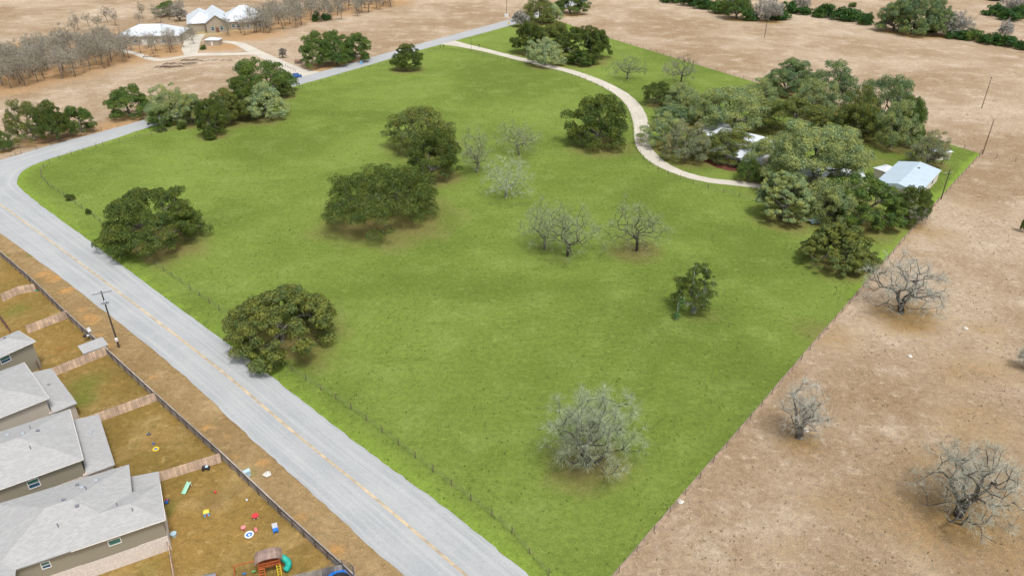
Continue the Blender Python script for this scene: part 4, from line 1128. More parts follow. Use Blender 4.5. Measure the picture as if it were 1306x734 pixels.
# ------------------------------------------------------------------ utility poles
M['pole'] = wood_mat('dark_pole', (.075, .06, .05)); M['pole_b'] = wood_mat('brown_pole', (.20, .12, .08))
def pole_height(ub, vb, vt):
    g = G(ub, vb); lo, hi = 1, 30
    for _ in range(40):
        mid = (lo + hi) / 2
        if P(g.x, g.y, mid)[1] > vt: lo = mid
        else: hi = mid
    return g, lo
def utility_pole(ub, vb, vt, label, arms=(), mat='pole', rz=0.0, pr=.16, lean=(0, 0), box_=False, double=False, insul=True):
    g, h = pole_height(ub, vb, vt)
    root = empty('utility_pole', g, rz, label, 'utility pole', 'utility poles')
    root.rotation_euler = (lean[0], lean[1], rz)
    MB().tube([(0, 0, -.2), (0, 0, h * .5), (0, 0, h)], [pr, pr * .85, pr * .65], 8).build('pole', M[mat], root, smooth=False)
    for (z, ln) in arms:
        am = MB()
        for s in ((-1, 1) if double else (1,)):
            am.box((0, .16 * s, h - z), (ln, .10, .13))
        a = am.build('crossarm', M['lightmetal'] if double else M[mat], root)
        if insul:
            for x in (-.45, -.25, .25, .45):
                MB().lathe([(.05, 0), (.09, .06), (.05, .12), (.09, .18), (.03, .24)], (ln * x, .16, h - z + .065), 8).build('insulator', M['trim'], a)
    if box_:
        for s in (-1, 0, 1):
            MB().lathe([(.16, 0), (.2, .05), (.2, .6), (.12, .7)], (s * .42 + .1, -.3, h - 2.5), 10).build('transformer', M['lightmetal'], root)
        MB().box((0, -.22, h - 2.3), (1.4, .1, .1)).build('bracket', M['lightmetal'], root)
        MB().lathe([(.24, 0), (.27, .05), (.27, .55), (.15, .65)], (0, -.3, 1.6), 10).build('meter_can', M['trim'], root)
    return root
utility_pole(152, 443, 371, 'dark utility pole with pale double crossarm and transformers on the dry verge', [(.35, 3.2)], rz=.45, box_=True, double=True, lean=(0, -.0))
utility_pole(1252, 138, 98, 'plain leaning pole in the tan pasture, farther of the two right ones', [(.3, 1.0)], mat='pole_b', lean=(0, .0), pr=.15)
utility_pole(1253, 197, 153, 'plain brown pole standing at the corner of the green field', [], mat='pole_b', pr=.15)
utility_pole(1200, 254, 216, 'dark pole with a crossarm on the boundary fence right of the blue-roofed barn', [(1.2, 2.6)], rz=.3, pr=.15)
utility_pole(975, 48, 18, 'lone pole in front of the hedgerow by the bare pale tree', [(.3, 1.6)], pr=.17)
utility_pole(646, 20, -12, 'brown pole beside the far road, cut by the top photo edge', [(.4, 2.2)], mat='pole_b', pr=.16)
utility_pole(601, 63, 48, 'short thin post at the driveway mouth', [], pr=.09)

# ------------------------------------------------------------------ back-yard things
def paint(name, c, rough=.45): return simple(name, c, rough, .06, 2.0)
M['teal'] = paint('teal_plastic', (.02, .38, .30)); M['orange_wood'] = wood_mat('orange_stained_wood', (.48, .12, .03))
M['roofwood'] = wood_mat('greyish_roof_boards', (.34, .24, .20)); M['blue'] = paint('blue_plastic', (.02, .16, .55)); M['white'] = paint('white_plastic', (.72, .74, .76))
M['red'] = paint('red_plastic', (.62, .05, .06)); M['pink'] = paint('pink_plastic', (.75, .25, .25)); M['yellow'] = paint('yellow_plastic', (.75, .55, .04))
M['green'] = paint('green_plastic', (.12, .50, .16)); M['mint'] = paint('mint_plastic', (.35, .66, .48)); M['black'] = paint('black_rubber', (.03, .03, .035))
M['skyblue'] = paint('sky_blue_plastic', (.16, .42, .68)); M['net'] = simple('dark_net', (.10, .11, .14), .9, .1)
M['lblue'] = paint('pale_blue_paint', (.45, .62, .72)); M['carblue'] = paint('blue_car_paint', (.02, .10, .42), .25); M['carwhite'] = paint('white_car_paint', (.75, .77, .80), .25)
M['rock'] = simple('limestone', (.62, .58, .52), .95, .2, 4, bmp=.5)

def playset():
    g = G(346, 726)
    rz = R_(18)
    root = empty('playset', g, rz, 'wooden play fort with arched board roof, orange swing beam and teal tube slide', 'playset')
    for x in (-1.25, 1.25):
        for y in (-.65, .65):
            MB().box((x, y, 1.2), (.12, .12, 2.4)).build('post', M['orange_wood'], root)
    d = MB()
    for i in range(16): d.box((-1.2 + i * .16, 0, 1.35), (.15, 1.4, .04))
    d.build('deck', M['orange_wood'], root)
    rl = MB()
    for y in (-.7, .7):
        for z in (1.6, 2.1): rl.box((0, y, z), (2.6, .05, .12))
    for i in range(12): rl.box((-1.1 + i * .2, .735, 1.8), (.08, .02, .7))
    rl.build('railing', M['orange_wood'], root)
    # arched board roof
    rf = MB()
    n = 12
    for i in range(n):
        a = math.pi * (i + .5) / n * .9 + .05 * math.pi
        rf.box((-math.cos(a) * 1.55, 0, 2.25 + math.sin(a) * .62), (.44, 1.7, .035), 0, 0, -(math.pi / 2 - a) * .75)
    rf.build('roof', M['roofwood'], root)
    ar = MB()
    for s in (-.72, .72):
        ar.tube([(-math.cos(math.pi * k / 10) * 1.5, s, 2.2 + math.sin(math.pi * k / 10) * .58) for k in range(11)], .05, 5)
    ar.build('roof_arch', M['orange_wood'], root)
    # tube slide bending round the right end
    sl = MB(); pts = []
    for k in range(13):
        a = -.5 + k * .30
        pts.append((1.45 + .72 * math.sin(max(0, a) * .9), .35 - 1.25 * (k / 12) , 1.75 - 1.45 * (k / 12)))
    sl.tube(pts, .40, 12)
    so_ = sl.build('slide', M['teal'], root, smooth=True)
    rg = MB()
    for k in (2, 5, 8, 11): rg.tube([pts[k], tuple(Vector(pts[k]) + (Vector(pts[k + 1]) - Vector(pts[k])).normalized() * .07)], .44, 12)
    rg.build('slide_ring', M['teal'], so_)
    ld = MB()
    for s in (-.32, .32): ld.tube([(-.95 + s, -1.75, 0), (-.95 + s, -.7, 1.4)], .05, 6)
    for k in range(6): ld.box((-.95, -1.62 + k * .175, .18 + k * .233), (.66, .14, .04))
    ld.build('ladder', M['orange_wood'], root)
    wl_ = MB()
    for y in (-.35, 0, .35): wl_.box((.95, -1.0 , 0), (.01, .01, .01)) if False else None
    wl_.tube([(.8, -1.3, 0), (.8, -.72, 1.4)], .05, 6).tube([(1.2, -1.3, 0), (1.2, -.72, 1.4)], .05, 6)
    for k in range(4): wl_.box((1.0, -1.2 + k * .13, .3 + k * .3), (.4, .05, .05))
    wl_.build('climbing_frame', M['yellow'], root)
    MB().tube([(-1.25, 0, 2.2), (-4.1, 0, 2.2)], .07, 6).build('swing_beam', M['orange_wood'], root)
    lg = MB(); lg.tube([(-4.0, 0, 2.25), (-4.2, -.95, 0)], .06, 6); lg.build('leg', M['orange_wood'], root)
    lg = MB(); lg.tube([(-4.0, 0, 2.25), (-4.2, .95, 0)], .06, 6); lg.build('leg', M['orange_wood'], root)
    for x in (-2.0, -3.1):
        s = MB().box((x, 0, .5), (.46, .18, .04)).build('swing_seat', M['green'] if x > -3 else M['blue'], root)
        MB().tube([(x - .22, 0, .5), (x - .2, 0, 2.2)], .015, 4).tube([(x + .22, 0, .5), (x + .2, 0, 2.2)], .015, 4).build('chain', M['darktrim'], s)
playset()
def trampoline(u, v, r, label, h=.85, pad='blue', net=True):
    g = G(u, v); root = empty('trampoline', g, .2, label, 'trampoline')
    MB().lathe([(r * .78, h - .01), (r * .78, h + .0)], n=32).build('mat', M['black'] if net else M['blue'], root)
    n = 32; vs = []; fs = []
    for rr, z in ((r * .78, h + .01), (r, h + .01), (r, h - .06), (r * .78, h - .03)):
        for k in range(n): vs.append((rr * math.cos(2 * math.pi * k / n), rr * math.sin(2 * math.pi * k / n), z))
    for j in range(4):
        for k in range(n): fs.append((j * n + k, j * n + (k + 1) % n, ((j + 1) % 4) * n + (k + 1) % n, ((j + 1) % 4) * n + k))
    MB().add(vs, fs).build('pad', M[pad], root)
    for k in range(6 if net else 4):
        a = 2 * math.pi * (k + .3) / (6 if net else 4)
        MB().tube([(math.cos(a) * r, math.sin(a) * r, 0), (math.cos(a) * r, math.sin(a) * r, h + (1.75 if net else 0))], .04, 6).build('leg', M['darktrim'], root)
    if net:
        nm = MB()
        for z in np.arange(h + .1, h + 1.75, .16):
            for k in range(n):
                a, b = 2 * math.pi * k / n, 2 * math.pi * (k + 1) / n
                nm.tube([(r * .97 * math.cos(a), r * .97 * math.sin(a), z), (r * .97 * math.cos(b), r * .97 * math.sin(b), z)], .012, 3, False)
        for k in range(n * 2):
            a = 2 * math.pi * k / (n * 2)
            nm.tube([(r * .97 * math.cos(a), r * .97 * math.sin(a), h), (r * .97 * math.cos(a), r * .97 * math.sin(a), h + 1.7)], .012, 3, False)
        nm.build('safety_net', M['net'], root)
trampoline(434, 748, 1.9, 'round blue trampoline with dark safety net, cut by the bottom photo edge')
def kiddie_pool(u, v, r, label, outer, inner, centre=None, cat='paddling pool', name='paddling_pool'):
    g = G(u, v); root = empty(name, g, 0, label, cat)
    n = 28; vs = []; fs = []
    for k in range(n):
        for j in range(8):
            a, b = 2 * math.pi * k / n, 2 * math.pi * j / 8
            rr = r - .12 + .12 * math.cos(b); vs.append((rr * math.cos(a), rr * math.sin(a), .13 + .12 * math.sin(b)))
    for k in range(n):
        for j in range(8): fs.append((k * 8 + j, ((k + 1) % n) * 8 + j, ((k + 1) % n) * 8 + (j + 1) % 8, k * 8 + (j + 1) % 8))
    MB().add(vs, fs).build('rim', M[outer], root, smooth=True)
    MB().lathe([(r - .15, .02), (r - .15, .09)], n=24).build('basin', M[inner], root)
    if centre: MB().lathe([(.16, .09), (.16, .15), (.08, .18)], n=12).build('ball', M[centre], root)
kiddie_pool(318, 682, .62, 'round white and blue paddling pool in the toy-strewn yard', 'white', 'blue', 'white')
kiddie_pool(199, 573, .5, 'small rainbow-rimmed round trampoline with dark centre in the empty olive yard', 'yellow', 'blue', None, 'toy ring', 'toy_ring')
def table_toy(u, v, label, top, body, r=.4, name='toy_table'):
    g = G(u, v); root = empty(name, g, .6, label, 'toy')
    MB().lathe([(r, .42), (r * 1.02, .45), (r, .5), (r * .8, .51)], n=14).build('top', M[top], root)
    for k in range(4):
        a = math.pi / 4 + k * math.pi / 2
        MB().box((math.cos(a) * r * .7, math.sin(a) * r * .7, .21), (.09, .09, .42)).build('leg', M[body], root)
table_toy(326, 660, 'red and white round play table, farthest of the red toys on the lawn', 'red', 'white', .45)
table_toy(311, 675, 'pink low play table just left of the paddling pool', 'pink', 'pink', .32)
def small_chair(u, v, label, seat, back, s=1.0, rz=0.5):
    g = G(u, v); root = empty('toy_chair', g, rz, label, 'toy chair'); root.scale = (s, s, s)
    MB().box((0, 0, .3), (.42, .42, .06)).build('seat', M[seat], root)
    MB().box((0, .22, .52), (.42, .05, .5), 0, -.15).build('backrest', M[back], root)
    for x in (-.17, .17):
        for y in (-.17, .17): MB().box((x, y, .15), (.05, .05, .3)).build('leg', M[seat], root)
small_chair(352, 678, 'blue and white small plastic chair right of the play tables', 'blue', 'white', 1.6, .4)
small_chair(327, 677.5, 'tiny pink chair between paddling pool and red table', 'pink', 'pink', .8)
def play_cube(u, v):
    g = G(u, v); root = empty('activity_cube', g, .4, 'blue toy playhouse box with an orange and yellow top left of the paddling pool', 'toy')
    MB().box((0, 0, .32), (.75, .7, .64), taper=.92).build('body', M['skyblue'], root, bevel=.03)
    MB().add([(-.4, -.38, .64), (.4, -.38, .64), (.4, .38, .64), (-.4, .38, .64), (-.15, 0, .95), (.15, 0, .95)], [(0, 1, 5, 4), (2, 3, 4, 5), (1, 2, 5), (3, 0, 4), (3, 2, 1, 0)]).build('roof', M['yellow'], root)
    MB().box((0, -.355, .25), (.25, .03, .4)).build('door', M['orange_wood'], root)
play_cube(264, 656)
def toddler_slide(u, v):
    g = G(u, v); root = empty('toy_slide', g, R_(80), 'mint green toddler slide lying in the yard behind the nearest house', 'toy slide')
    MB().add([(-.9, -.25, .12), (.7, -.25, .75), (.7, .25, .75), (-.9, .25, .12), (-.9, -.25, .06), (.7, -.25, .69), (.7, .25, .69), (-.9, .25, .06)],
             [(0, 1, 2, 3), (7, 6, 5, 4), (0, 4, 5, 1), (1, 5, 6, 2), (2, 6, 7, 3), (3, 7, 4, 0)]).build('chute', M['mint'], root)
    for s in (-.27, .27): MB().tube([(-.95, s, .2), (.75, s, .87)], .05, 6).build('side_rail', M['mint'], root)
    MB().tube([(.75, -.2, 0), (.7, -.2, .8)], .04, 6).tube([(.75, .2, 0), (.7, .2, .8)], .04, 6).box((.74, 0, .3), (.05, .4, .06)).build('ladder', M['white'], root)
toddler_slide(239, 624)
def ride_on(u, v, label, body, seat, s=1.0, rz=.3):
    g = G(u, v); root = empty('ride_on_toy', g, rz, label, 'ride-on toy'); root.scale = (s, s, s)
    MB().box((0, 0, .26), (.9, .42, .22), taper=.85).box((-.25, 0, .42), (.3, .36, .16), taper=.8).build('body', M[body], root, bevel=.03)
    MB().box((.12, 0, .42), (.3, .3, .08)).build('seat', M[seat], root)
    MB().tube([(-.1, 0, .4), (-.02, 0, .62)], .02, 6).tube([(-.02, -.14, .62), (-.02, .14, .62)], .025, 6).build('handlebar', M['black'], root)
    for x in (-.3, .3):
        for y in (-.24, .24):
            wv = MB(); wv.tube([(x, y - .04, .13), (x, y + .04, .13)], .13, 10); wv.build('wheel', M['black'], root)
ride_on(263, 598, 'dark blue and white ride-on car beside the pale cedar fence', 'black', 'lblue', 1.25, .2)
ride_on(190, 554, 'small dark pedal toy in the empty olive yard', 'darktrim', 'black', .7)
ride_on(213, 640, 'red and blue ride-on toy against the rear wall of the nearest house', 'blue', 'red', .9, 1.8)
def bucket(u, v, label, c, c2, r=.3, h=.45, name='bucket', cat='bucket'):
    g = G(u, v); root = empty(name, g, 0, label, cat)
    MB().lathe([(r * .75, 0), (r, h), (r * 1.06, h), (r * 1.06, h + .03), (r * .9, h + .03)], n=14).build('body', M[c], root)
    MB().lathe([(r * .88, h - .05), (r * .88, h + .0)], n=14).build('contents', M[c2], root)
bucket(222, 683, 'grey-blue tub on the grass at the corner of the nearest house', 'lblue', 'darktrim', .38, .5)
bucket(275, 628, 'small red bucket on the open lawn near the fence', 'red', 'red', .16, .25)
bucket(196, 566, 'tiny purple-blue pot on the olive lawn', 'blue', 'black', .14, .2)
bucket(315, 638, 'small pale pot in the middle of the toy-strewn lawn', 'white', 'rock', .14, .2)
bucket(48, 370.5, 'turquoise tub at the back fence in the upper yard', 'teal', 'skyblue', .35, .3)
def playhouse(u, v):
    g = G(u, v); root = empty('playhouse', g, .3, 'blue-grey roofed toy playhouse with a red edge, cut by the bottom photo edge', 'playhouse')
    MB().box((0, 0, .5), (1.3, 1.0, 1.0)).build('wall', M['lblue'], root)
    MB().add([(-.8, -.65, .95), (.8, -.65, .95), (.8, .65, .95), (-.8, .65, .95), (-.8, 0, 1.5), (.8, 0, 1.5)], [(0, 1, 5, 4), (2, 3, 4, 5), (1, 2, 5), (3, 0, 4), (3, 2, 1, 0)]).build('roof', M['darktrim'], root)
    MB().box((.80, 0, 1.2), (.06, .5, .2)).build('trim_panel', M['red'], root)
playhouse(269, 743)
def grill(u, v):
    g = G(u, v); root = empty('barbecue_grill', g, .5, 'small dark and white barbecue grill beside the garden shed', 'grill')
    MB().lathe([(.05, .75), (.3, .85), (.34, 1.0), (.28, 1.15), (.1, 1.24)], n=14).build('bowl', M['black'], root)
    MB().box((.55, 0, .98), (.45, .45, .03)).build('side_shelf', M['white'], root)
    for k in range(3):
        a = k * 2.1; MB().tube([(math.cos(a) * .15, math.sin(a) * .15, .82), (math.cos(a) * .35, math.sin(a) * .35, 0)], .02, 6).build('leg', M['darktrim'], root)
grill(110, 434)
def lawn_chair(u, v, label, rz=0):
    g = G(u, v); root = empty('lawn_chair', g, rz, label, 'lawn chair')
    MB().box((0, 0, .4), (.55, .5, .04)).build('seat', M['white'], root)
    MB().box((0, .26, .72), (.55, .04, .6), 0, -.2).build('backrest', M['white'], root)
    for x in (-.25, .25):
        for y in (-.22, .22): MB().box((x, y, .2), (.04, .04, .4)).build('leg', M['white'], root)
lawn_chair(115, 424, 'white lawn chair at the back fence by the shed', .8)
def cabinet(u, v, label, c, sx, sy, sz, rz=.7):
    g = G(u, v); root = empty('utility_box', g, rz, label, 'utility box')
    MB().box((0, 0, sz / 2), (sx, sy, sz)).build('body', M[c], root, bevel=.03)
    MB().box((0, 0, sz + .03), (sx + .08, sy + .08, .06)).build('lid', M[c], root)
    MB().box((sx * .25, -sy / 2 - .02, sz * .55), (.05, .03, .12)).build('latch', M['darktrim'], root)
cabinet(316, 606, 'pale blue utility box on the roadside right outside the back fence', 'lblue', .8, .6, .9)
def boulder(u, v, r, label, name='rock', mat='rock'):
    g = G(u, v)
    bm = bmesh.new(); bmesh.ops.create_icosphere(bm, subdivisions=3, radius=r)
    rnd = random.Random(int(u * 7 + v))
    ph = [rnd.uniform(0, 6) for _ in range(6)]
    for q in bm.verts:
        n = q.co.normalized()
        q.co *= 1 + .18 * math.sin(3 * n.x + ph[0]) * math.sin(4 * n.y + ph[1]) + .1 * math.sin(7 * n.z + ph[2])
        q.co.z *= .6
    me = bpy.data.meshes.new(name); bm.to_mesh(me); bm.free(); me.materials.append(M[mat])
    o = link_mesh(name, me); o.location = (g.x, g.y, r * .25)
    return tag(o, label, 'rock')
boulder(341, 605, .55, 'white limestone rock on the dry verge right of the pale blue box')
boulder(1231, 419, .45, 'white rock lying in the dry pasture right of the sprawling grey oak')
boulder(1160, 454.5, .4, 'white flat rock in the dry pasture below the sprawling grey oak')
boulder(1027, 549, .5, 'pale rock beside the foot of the slender leafless tree')
boulder(868, 640, .4, 'pale rock on the boundary line at the bottom right of the green field')

# far roadside things
def sign(u, v, wd, ht, z, label, mat, rz=0.0, posts=2, name='yard_sign'):
    g = G(u, v); root = empty(name, g, rz, label, 'sign')
    MB().box((0, 0, z + ht / 2), (wd, .08, ht)).build('board', M[mat], root)
    for s in ((-1, 1) if posts == 2 else (0,)):
        MB().box((s * (wd / 2 - .06), .07, (z + ht) / 2), (.09, .07, z + ht)).build('post', M['trim'], root)
sign(461, 83, 1.1, 1.1, .5, 'bright blue square sign on the road edge below the flat-topped oaks', 'skyblue')
sign(649, 33, .8, 1.3, .7, 'orange roadside marker board near the junction grove', 'yellow', posts=1, name='roadside_marker')
cabinet(646, 21.5, 'white roadside cabinet at the foot of the far brown pole', 'white', 2.3, 1.2, 1.5, 0)
def mailbox(u, v, label, mat='black'):
    g = G(u, v); root = empty('mailbox', g, .4, label, 'mailbox')
    m = MB().box((0, 0, 1.25), (.6, .35, .3)).tube([(-.3, 0, 1.38), (.3, 0, 1.38)], .17, 10); m.build('box', M[mat], root)
    MB().box((0, 0, .6), (.12, .12, 1.2)).build('post', M['post'], root)
mailbox(611, 61, 'dark mailbox by the driveway mouth')
mailbox(566, 61.5, 'dark mailbox left of the driveway mouth at the field corner')
mailbox(382, 111, 'dark mailbox on the road edge below the blue car')
def wheel(root, x, y, r=.34, w_=.24):
    o = MB().tube([(x, y - w_ / 2, r), (x, y + w_ / 2, r)], r, 14).build('wheel', M['black'], root)
    MB().tube([(x, y - w_ / 2 - .01, r), (x, y + w_ / 2 + .01, r)], r * .55, 10).build('rim', M['lightmetal'], o)
def vehicle(u, v, rz, label, cat, mat, name, pickup=False):
    g = G(u, v); root = empty(name, (g.x, g.y, .1), rz, label, cat)
    L_ = 5.6 if pickup else 4.6
    b = MB()
    h0, h1 = .35, 1.0 if pickup else .9
    b.box((0, 0, (h0 + h1) / 2), (L_, 1.9, h1 - h0), taper=.95)
    b.build('body', M[mat], root, bevel=.07)
    c0, c1 = (-.3, 1.5) if pickup else (-1.5, 1.1)
    zz = h1 + .68
    cb = MB().add([(c0, -.85, h1 - .02), (c1 + .5, -.85, h1 - .02), (c1 + .5, .85, h1 - .02), (c0, .85, h1 - .02), (c0 + .25, -.7, zz), (c1 - .1, -.7, zz), (c1 - .1, .7, zz), (c0 + .25, .7, zz)],
                  [(3, 2, 1, 0), (4, 5, 6, 7), (0, 1, 5, 4), (1, 2, 6, 5), (2, 3, 7, 6), (3, 0, 4, 7)])
    cb.build('cabin', M['glass_b'], root, bevel=.04)
    MB().box(((c0 + c1) / 2 + .05, 0, zz + .02), (c1 - c0 - .3, 1.42, .06)).build('roof', M[mat], root)
    if pickup:
        MB().box((-1.65, 0, h1 + .0), (2.0, 1.5, .12)).build('truck_bed', M['darktrim'], root)
    for x in (-L_ * .31, L_ * .31):
        for y in (-.86, .86): wheel(root, x, y)
    for y in (-.65, .65):
        MB().box((L_ / 2 - .04, y, .75), (.08, .35, .18)).build('headlight', M['trim'], root)
        MB().box((-L_ / 2 + .04, y, .75), (.08, .25, .2)).build('tail_light', M['red'], root)
vehicle(378, 99, .35, 'blue car parked at the lane corner right of the wide domed oak', 'car', 'carblue', 'parked_car')
vehicle(223, 151, R_(27), 'white pickup on the upper road half hidden under a sage tree', 'pickup truck', 'carwhite', 'pickup_truck', True)
def trailer(u, v):
    g = G(u, v); root = empty('utility_trailer', g, .1, 'small reddish-brown stake-sided wooden trailer on the dry grass above the lane', 'trailer')
    for y in (-.9, .9):
        m = MB()
        for z in (.8, 1.15, 1.5): m.box((0, y, z), (3.4, .05, .16))
        for x in (-1.6, -.5, .5, 1.6): m.box((x, y * 1.04, 1.1), (.08, .06, 1.1))
        m.build('side_rack', M['redwood'], root)
    MB().box((0, 0, .62), (3.4, 1.8, .1)).build('deck', M['redwood'], root)
    MB().tube([(1.7, 0, .55), (2.8, 0, .5)], .05, 6).build('drawbar', M['darktrim'], root)
    for y in (-1.0, 1.0): wheel(root, 0, y, .33, .2)
trailer(381, 81)
def blue_bin(u, v):
    g = G(u, v); root = empty('picnic_table', g, .3, 'bluish weathered table under the enormous oak at its lower left', 'table')
    MB().box((0, 0, .75), (2.6, 1.2, .08)).build('tabletop', M['lblue'], root)
    for y in (-.95, .95): MB().box((0, y, .45), (2.6, .3, .06)).build('bench', M['lblue'], root)
    for x in (-1.0, 1.0): MB().box((x, 0, .38), (.1, 1.5, .12)).box((x, 0, .37), (.12, .12, .74)).build('leg', M['post'], root)
blue_bin(1037, 284)
# cut branches lying by the far gravel loop
def brush(u, v, n, ln, label, seed):
    g = G(u, v); rnd = random.Random(seed); m = MB()
    for _ in range(n):
        a = rnd.gauss(.25, .35); x, y = rnd.uniform(-ln, ln), rnd.uniform(-1.4, 1.4); l = rnd.uniform(1.5, 4)
        m.tube([(x, y, rnd.uniform(.05, .3)), (x + math.cos(a) * l * .5, y + math.sin(a) * l * .5, rnd.uniform(.2, .8)), (x + math.cos(a) * l, y + math.sin(a) * l, .1)], [.10, .07, .03], 5)
    o = m.build('brush_pile', M['post']); o.location = g
    tag(o, label, 'brush pile')
brush(212, 86, 40, 5, 'left heap of grey cut branches on the tan pasture below the far loop', 1)
brush(228, 82, 30, 7, 'right strung-out heap of grey cut branches below the far loop', 2)
brush(262, 78, 30, 12, 'thin line of dead branches running right from the branch heaps', 4)
brush(190, 73, 12, 3, 'few fallen branches under the bare trees by the far gravel loop', 5)

# ------------------------------------------------------------------ trees
def norm(a): return a / np.maximum(np.linalg.norm(a, axis=-1, keepdims=True), 1e-9)
def smooth_noise(rng, k=5):
    W = rng.normal(size=(k, 3)) * 2.2; ph = rng.uniform(0, 6.28, k)
    return lambda d: np.sin(d @ W.T + ph).mean(axis=-1)
def grow(rng, targets, root, fork_h, bias=.35, step=.8, wob=.25):
    """branch skeleton: every target is tied to the best node grown so far"""
    nodes = [np.array(root, float)]; par = [-1]; plen = [0.0]
    k = max(2, int(fork_h / .6))
    lean = rng.normal(size=2) * .12
    for i in range(1, k + 1):
        z = fork_h * i / k
        nodes.append(np.array([root[0] + lean[0] * z, root[1] + lean[1] * z, root[2] + z])); par.append(len(nodes) - 2); plen.append(plen[-1] + fork_h / k)
    trunk_n = len(nodes)
    order = np.argsort(np.linalg.norm(targets - nodes[-1], axis=1))
    tips = []
    A = np.zeros((60000, 3)); PL = np.zeros(60000)
    A[:len(nodes)] = nodes; PL[:len(nodes)] = plen; cnt = len(nodes)
    for t in order:
        T = targets[t]
        d = np.linalg.norm(A[trunk_n - 1:cnt] - T, axis=1)
        upx = (A[trunk_n - 1:cnt, 2] - T[2]) * .4          # prefer to come from below
        j = int(np.argmin(d + bias * PL[trunk_n - 1:cnt] + np.maximum(upx, 0))) + trunk_n - 1
        a = A[j].copy(); L_ = np.linalg.norm(T - a); n = max(1, int(L_ / step))
        off = rng.normal(size=3) * L_ * wob * .35; off[2] += L_ * .06
        prev = j
        for s in range(1, n + 1):
            f = s / n
            q = a + (T - a) * f + off * math.sin(math.pi * f) + (rng.normal(size=3) * step * .09 if s < n else 0)
            par.append(prev); A[cnt] = q; PL[cnt] = PL[prev] + np.linalg.norm(q - A[prev]); prev = cnt; cnt += 1
            if cnt >= 59990: break
        tips.append(prev)
        if cnt >= 59900: break
    return A[:cnt].copy(), np.array(par), tips
def radii(nodes, par, tips, r0, tipr, expo=.5):
    w_ = np.zeros(len(nodes)); w_[tips] = 1
    for i in range(len(nodes) - 1, 0, -1): w_[par[i]] += w_[i]
    r = tipr * np.maximum(w_, 1) ** expo
    k = r0 / r[0]
    if k > 1 or True:
        # squeeze so the foot gets radius r0 and tips tipr
        r = tipr * (np.maximum(w_, 1) / 1.0) ** (math.log(r0 / tipr) / math.log(max(w_[0], 2)))
    return r
def tubes(nodes, par, r, sides):
    i = np.arange(1, len(nodes)); p = par[1:]
    a, b = nodes[p], nodes[i]
    d = norm(b - a)
    up = np.tile([0.31, .2, .93], (len(d), 1)); u = norm(np.cross(d, up)); v = np.cross(d, u)
    ang = np.arange(sides) * 2 * np.pi / sides
    c, s = np.cos(ang)[None, :, None], np.sin(ang)[None, :, None]
    ring = u[:, None] * c + v[:, None] * s
    ra, rb_ = np.minimum(r[p], r[i] * 1.5)[:, None, None], r[i][:, None, None]
    A = a[:, None] + ring * ra - d[:, None] * ra * .25; B = b[:, None] + ring * rb_
    V = np.concatenate([A, B], 1).reshape(-1, 3)
    base = (np.arange(len(d)) * 2 * sides)[:, None]
    k = np.arange(sides)[None]; k2 = (k + 1) % sides
    F = np.stack([base + k, base + k2, base + sides + k2, base + sides + k], -1).reshape(-1, 4)
    return V, F
def np_mesh(name, V, F, mat, smooth=False):
    me = bpy.data.meshes.new(name)
    me.vertices.add(len(V)); me.vertices.foreach_set('co', np.asarray(V, np.float32).ravel())
    n = F.shape[1]
    me.loops.add(F.size); me.loops.foreach_set('vertex_index', np.asarray(F, np.int32).ravel())
    me.polygons.add(len(F)); me.polygons.foreach_set('loop_start', np.arange(0, F.size, n, dtype=np.int32))
    me.polygons.foreach_set('loop_total', np.full(len(F), n, np.int32))
    if smooth: me.polygons.foreach_set('use_smooth', np.ones(len(F), bool))
    me.update(calc_edges=True); me.validate()
    me.materials.append(mat)
    return me
def leaves(rng, centres, rads, per, size, flat=.7):
    """leaf sprays: small quads through the outer part of every clump"""
    n = len(centres)
    cnt = np.maximum(8, (per * (rads / rads.mean()) ** 2).astype(int))
    idx = np.repeat(np.arange(n), cnt); m = len(idx)
    d = norm(rng.normal(size=(m, 3))); d[:, 2] = np.where(d[:, 2] < -.35, -d[:, 2] * .6, d[:, 2]); d = norm(d)
    lump = 1 + .22 * np.sin(d[:, 0] * 5 + idx * 1.7) * np.sin(d[:, 1] * 5 + idx * .9)
    rr = (.60 + .44 * rng.random(m) ** .6) * rads[idx] * lump
    pos = centres[idx] + d * rr[:, None] * np.array([1, 1, flat])
    nrm_ = norm(d * .9 + rng.normal(size=(m, 3)) * .75 + np.array([0, 0, .35]))
    t = norm(np.cross(nrm_, rng.normal(size=(m, 3)))); b = np.cross(nrm_, t)
    sz = size * rng.uniform(.55, 1.25, m)
    t *= (sz * .62)[:, None]; b *= (sz * .42)[:, None]
    bend = nrm_ * (sz * .16)[:, None]
    V = np.stack([pos - t, pos - b + bend, pos + t, pos + b + bend], 1).reshape(-1, 3)
    return V, np.arange(m * 4).reshape(m, 4)
def crown_targets(rng, R, H, n, inner=.6, base=.22, gaps=.35, power=.45):
    """points on a lumpy dome, thinned where the crown has holes"""
    nz, nz2 = smooth_noise(rng), smooth_noise(rng, 7)
    out = []
    mind = R * 2.1 / math.sqrt(n)
    tries = 0
    while len(out) < n and tries < n * 60:
        tries += 1
        d = norm(rng.normal(size=3)); d[2] = abs(d[2]) ** .85 if rng.random() < .9 else -abs(d[2]) * .25
        d = norm(d)
        if nz2(d) * 1.6 > 1 - gaps * 2 + rng.random() * .4: continue
        rad = (1 + .42 * nz(d)) * (inner + (1 - inner) * rng.random() ** power)
        p = np.array([d[0] * R * rad * .86, d[1] * R * rad * .86, H * base + d[2] * (H * (1 - base)) * rad * .86])
        p[2] = max(p[2], H * .14)
        if out and np.min(np.linalg.norm((np.array(out) - p) * [1, 1, 1.4], axis=1)) < mind * .62: continue
        out.append(p)
    return np.array(out)
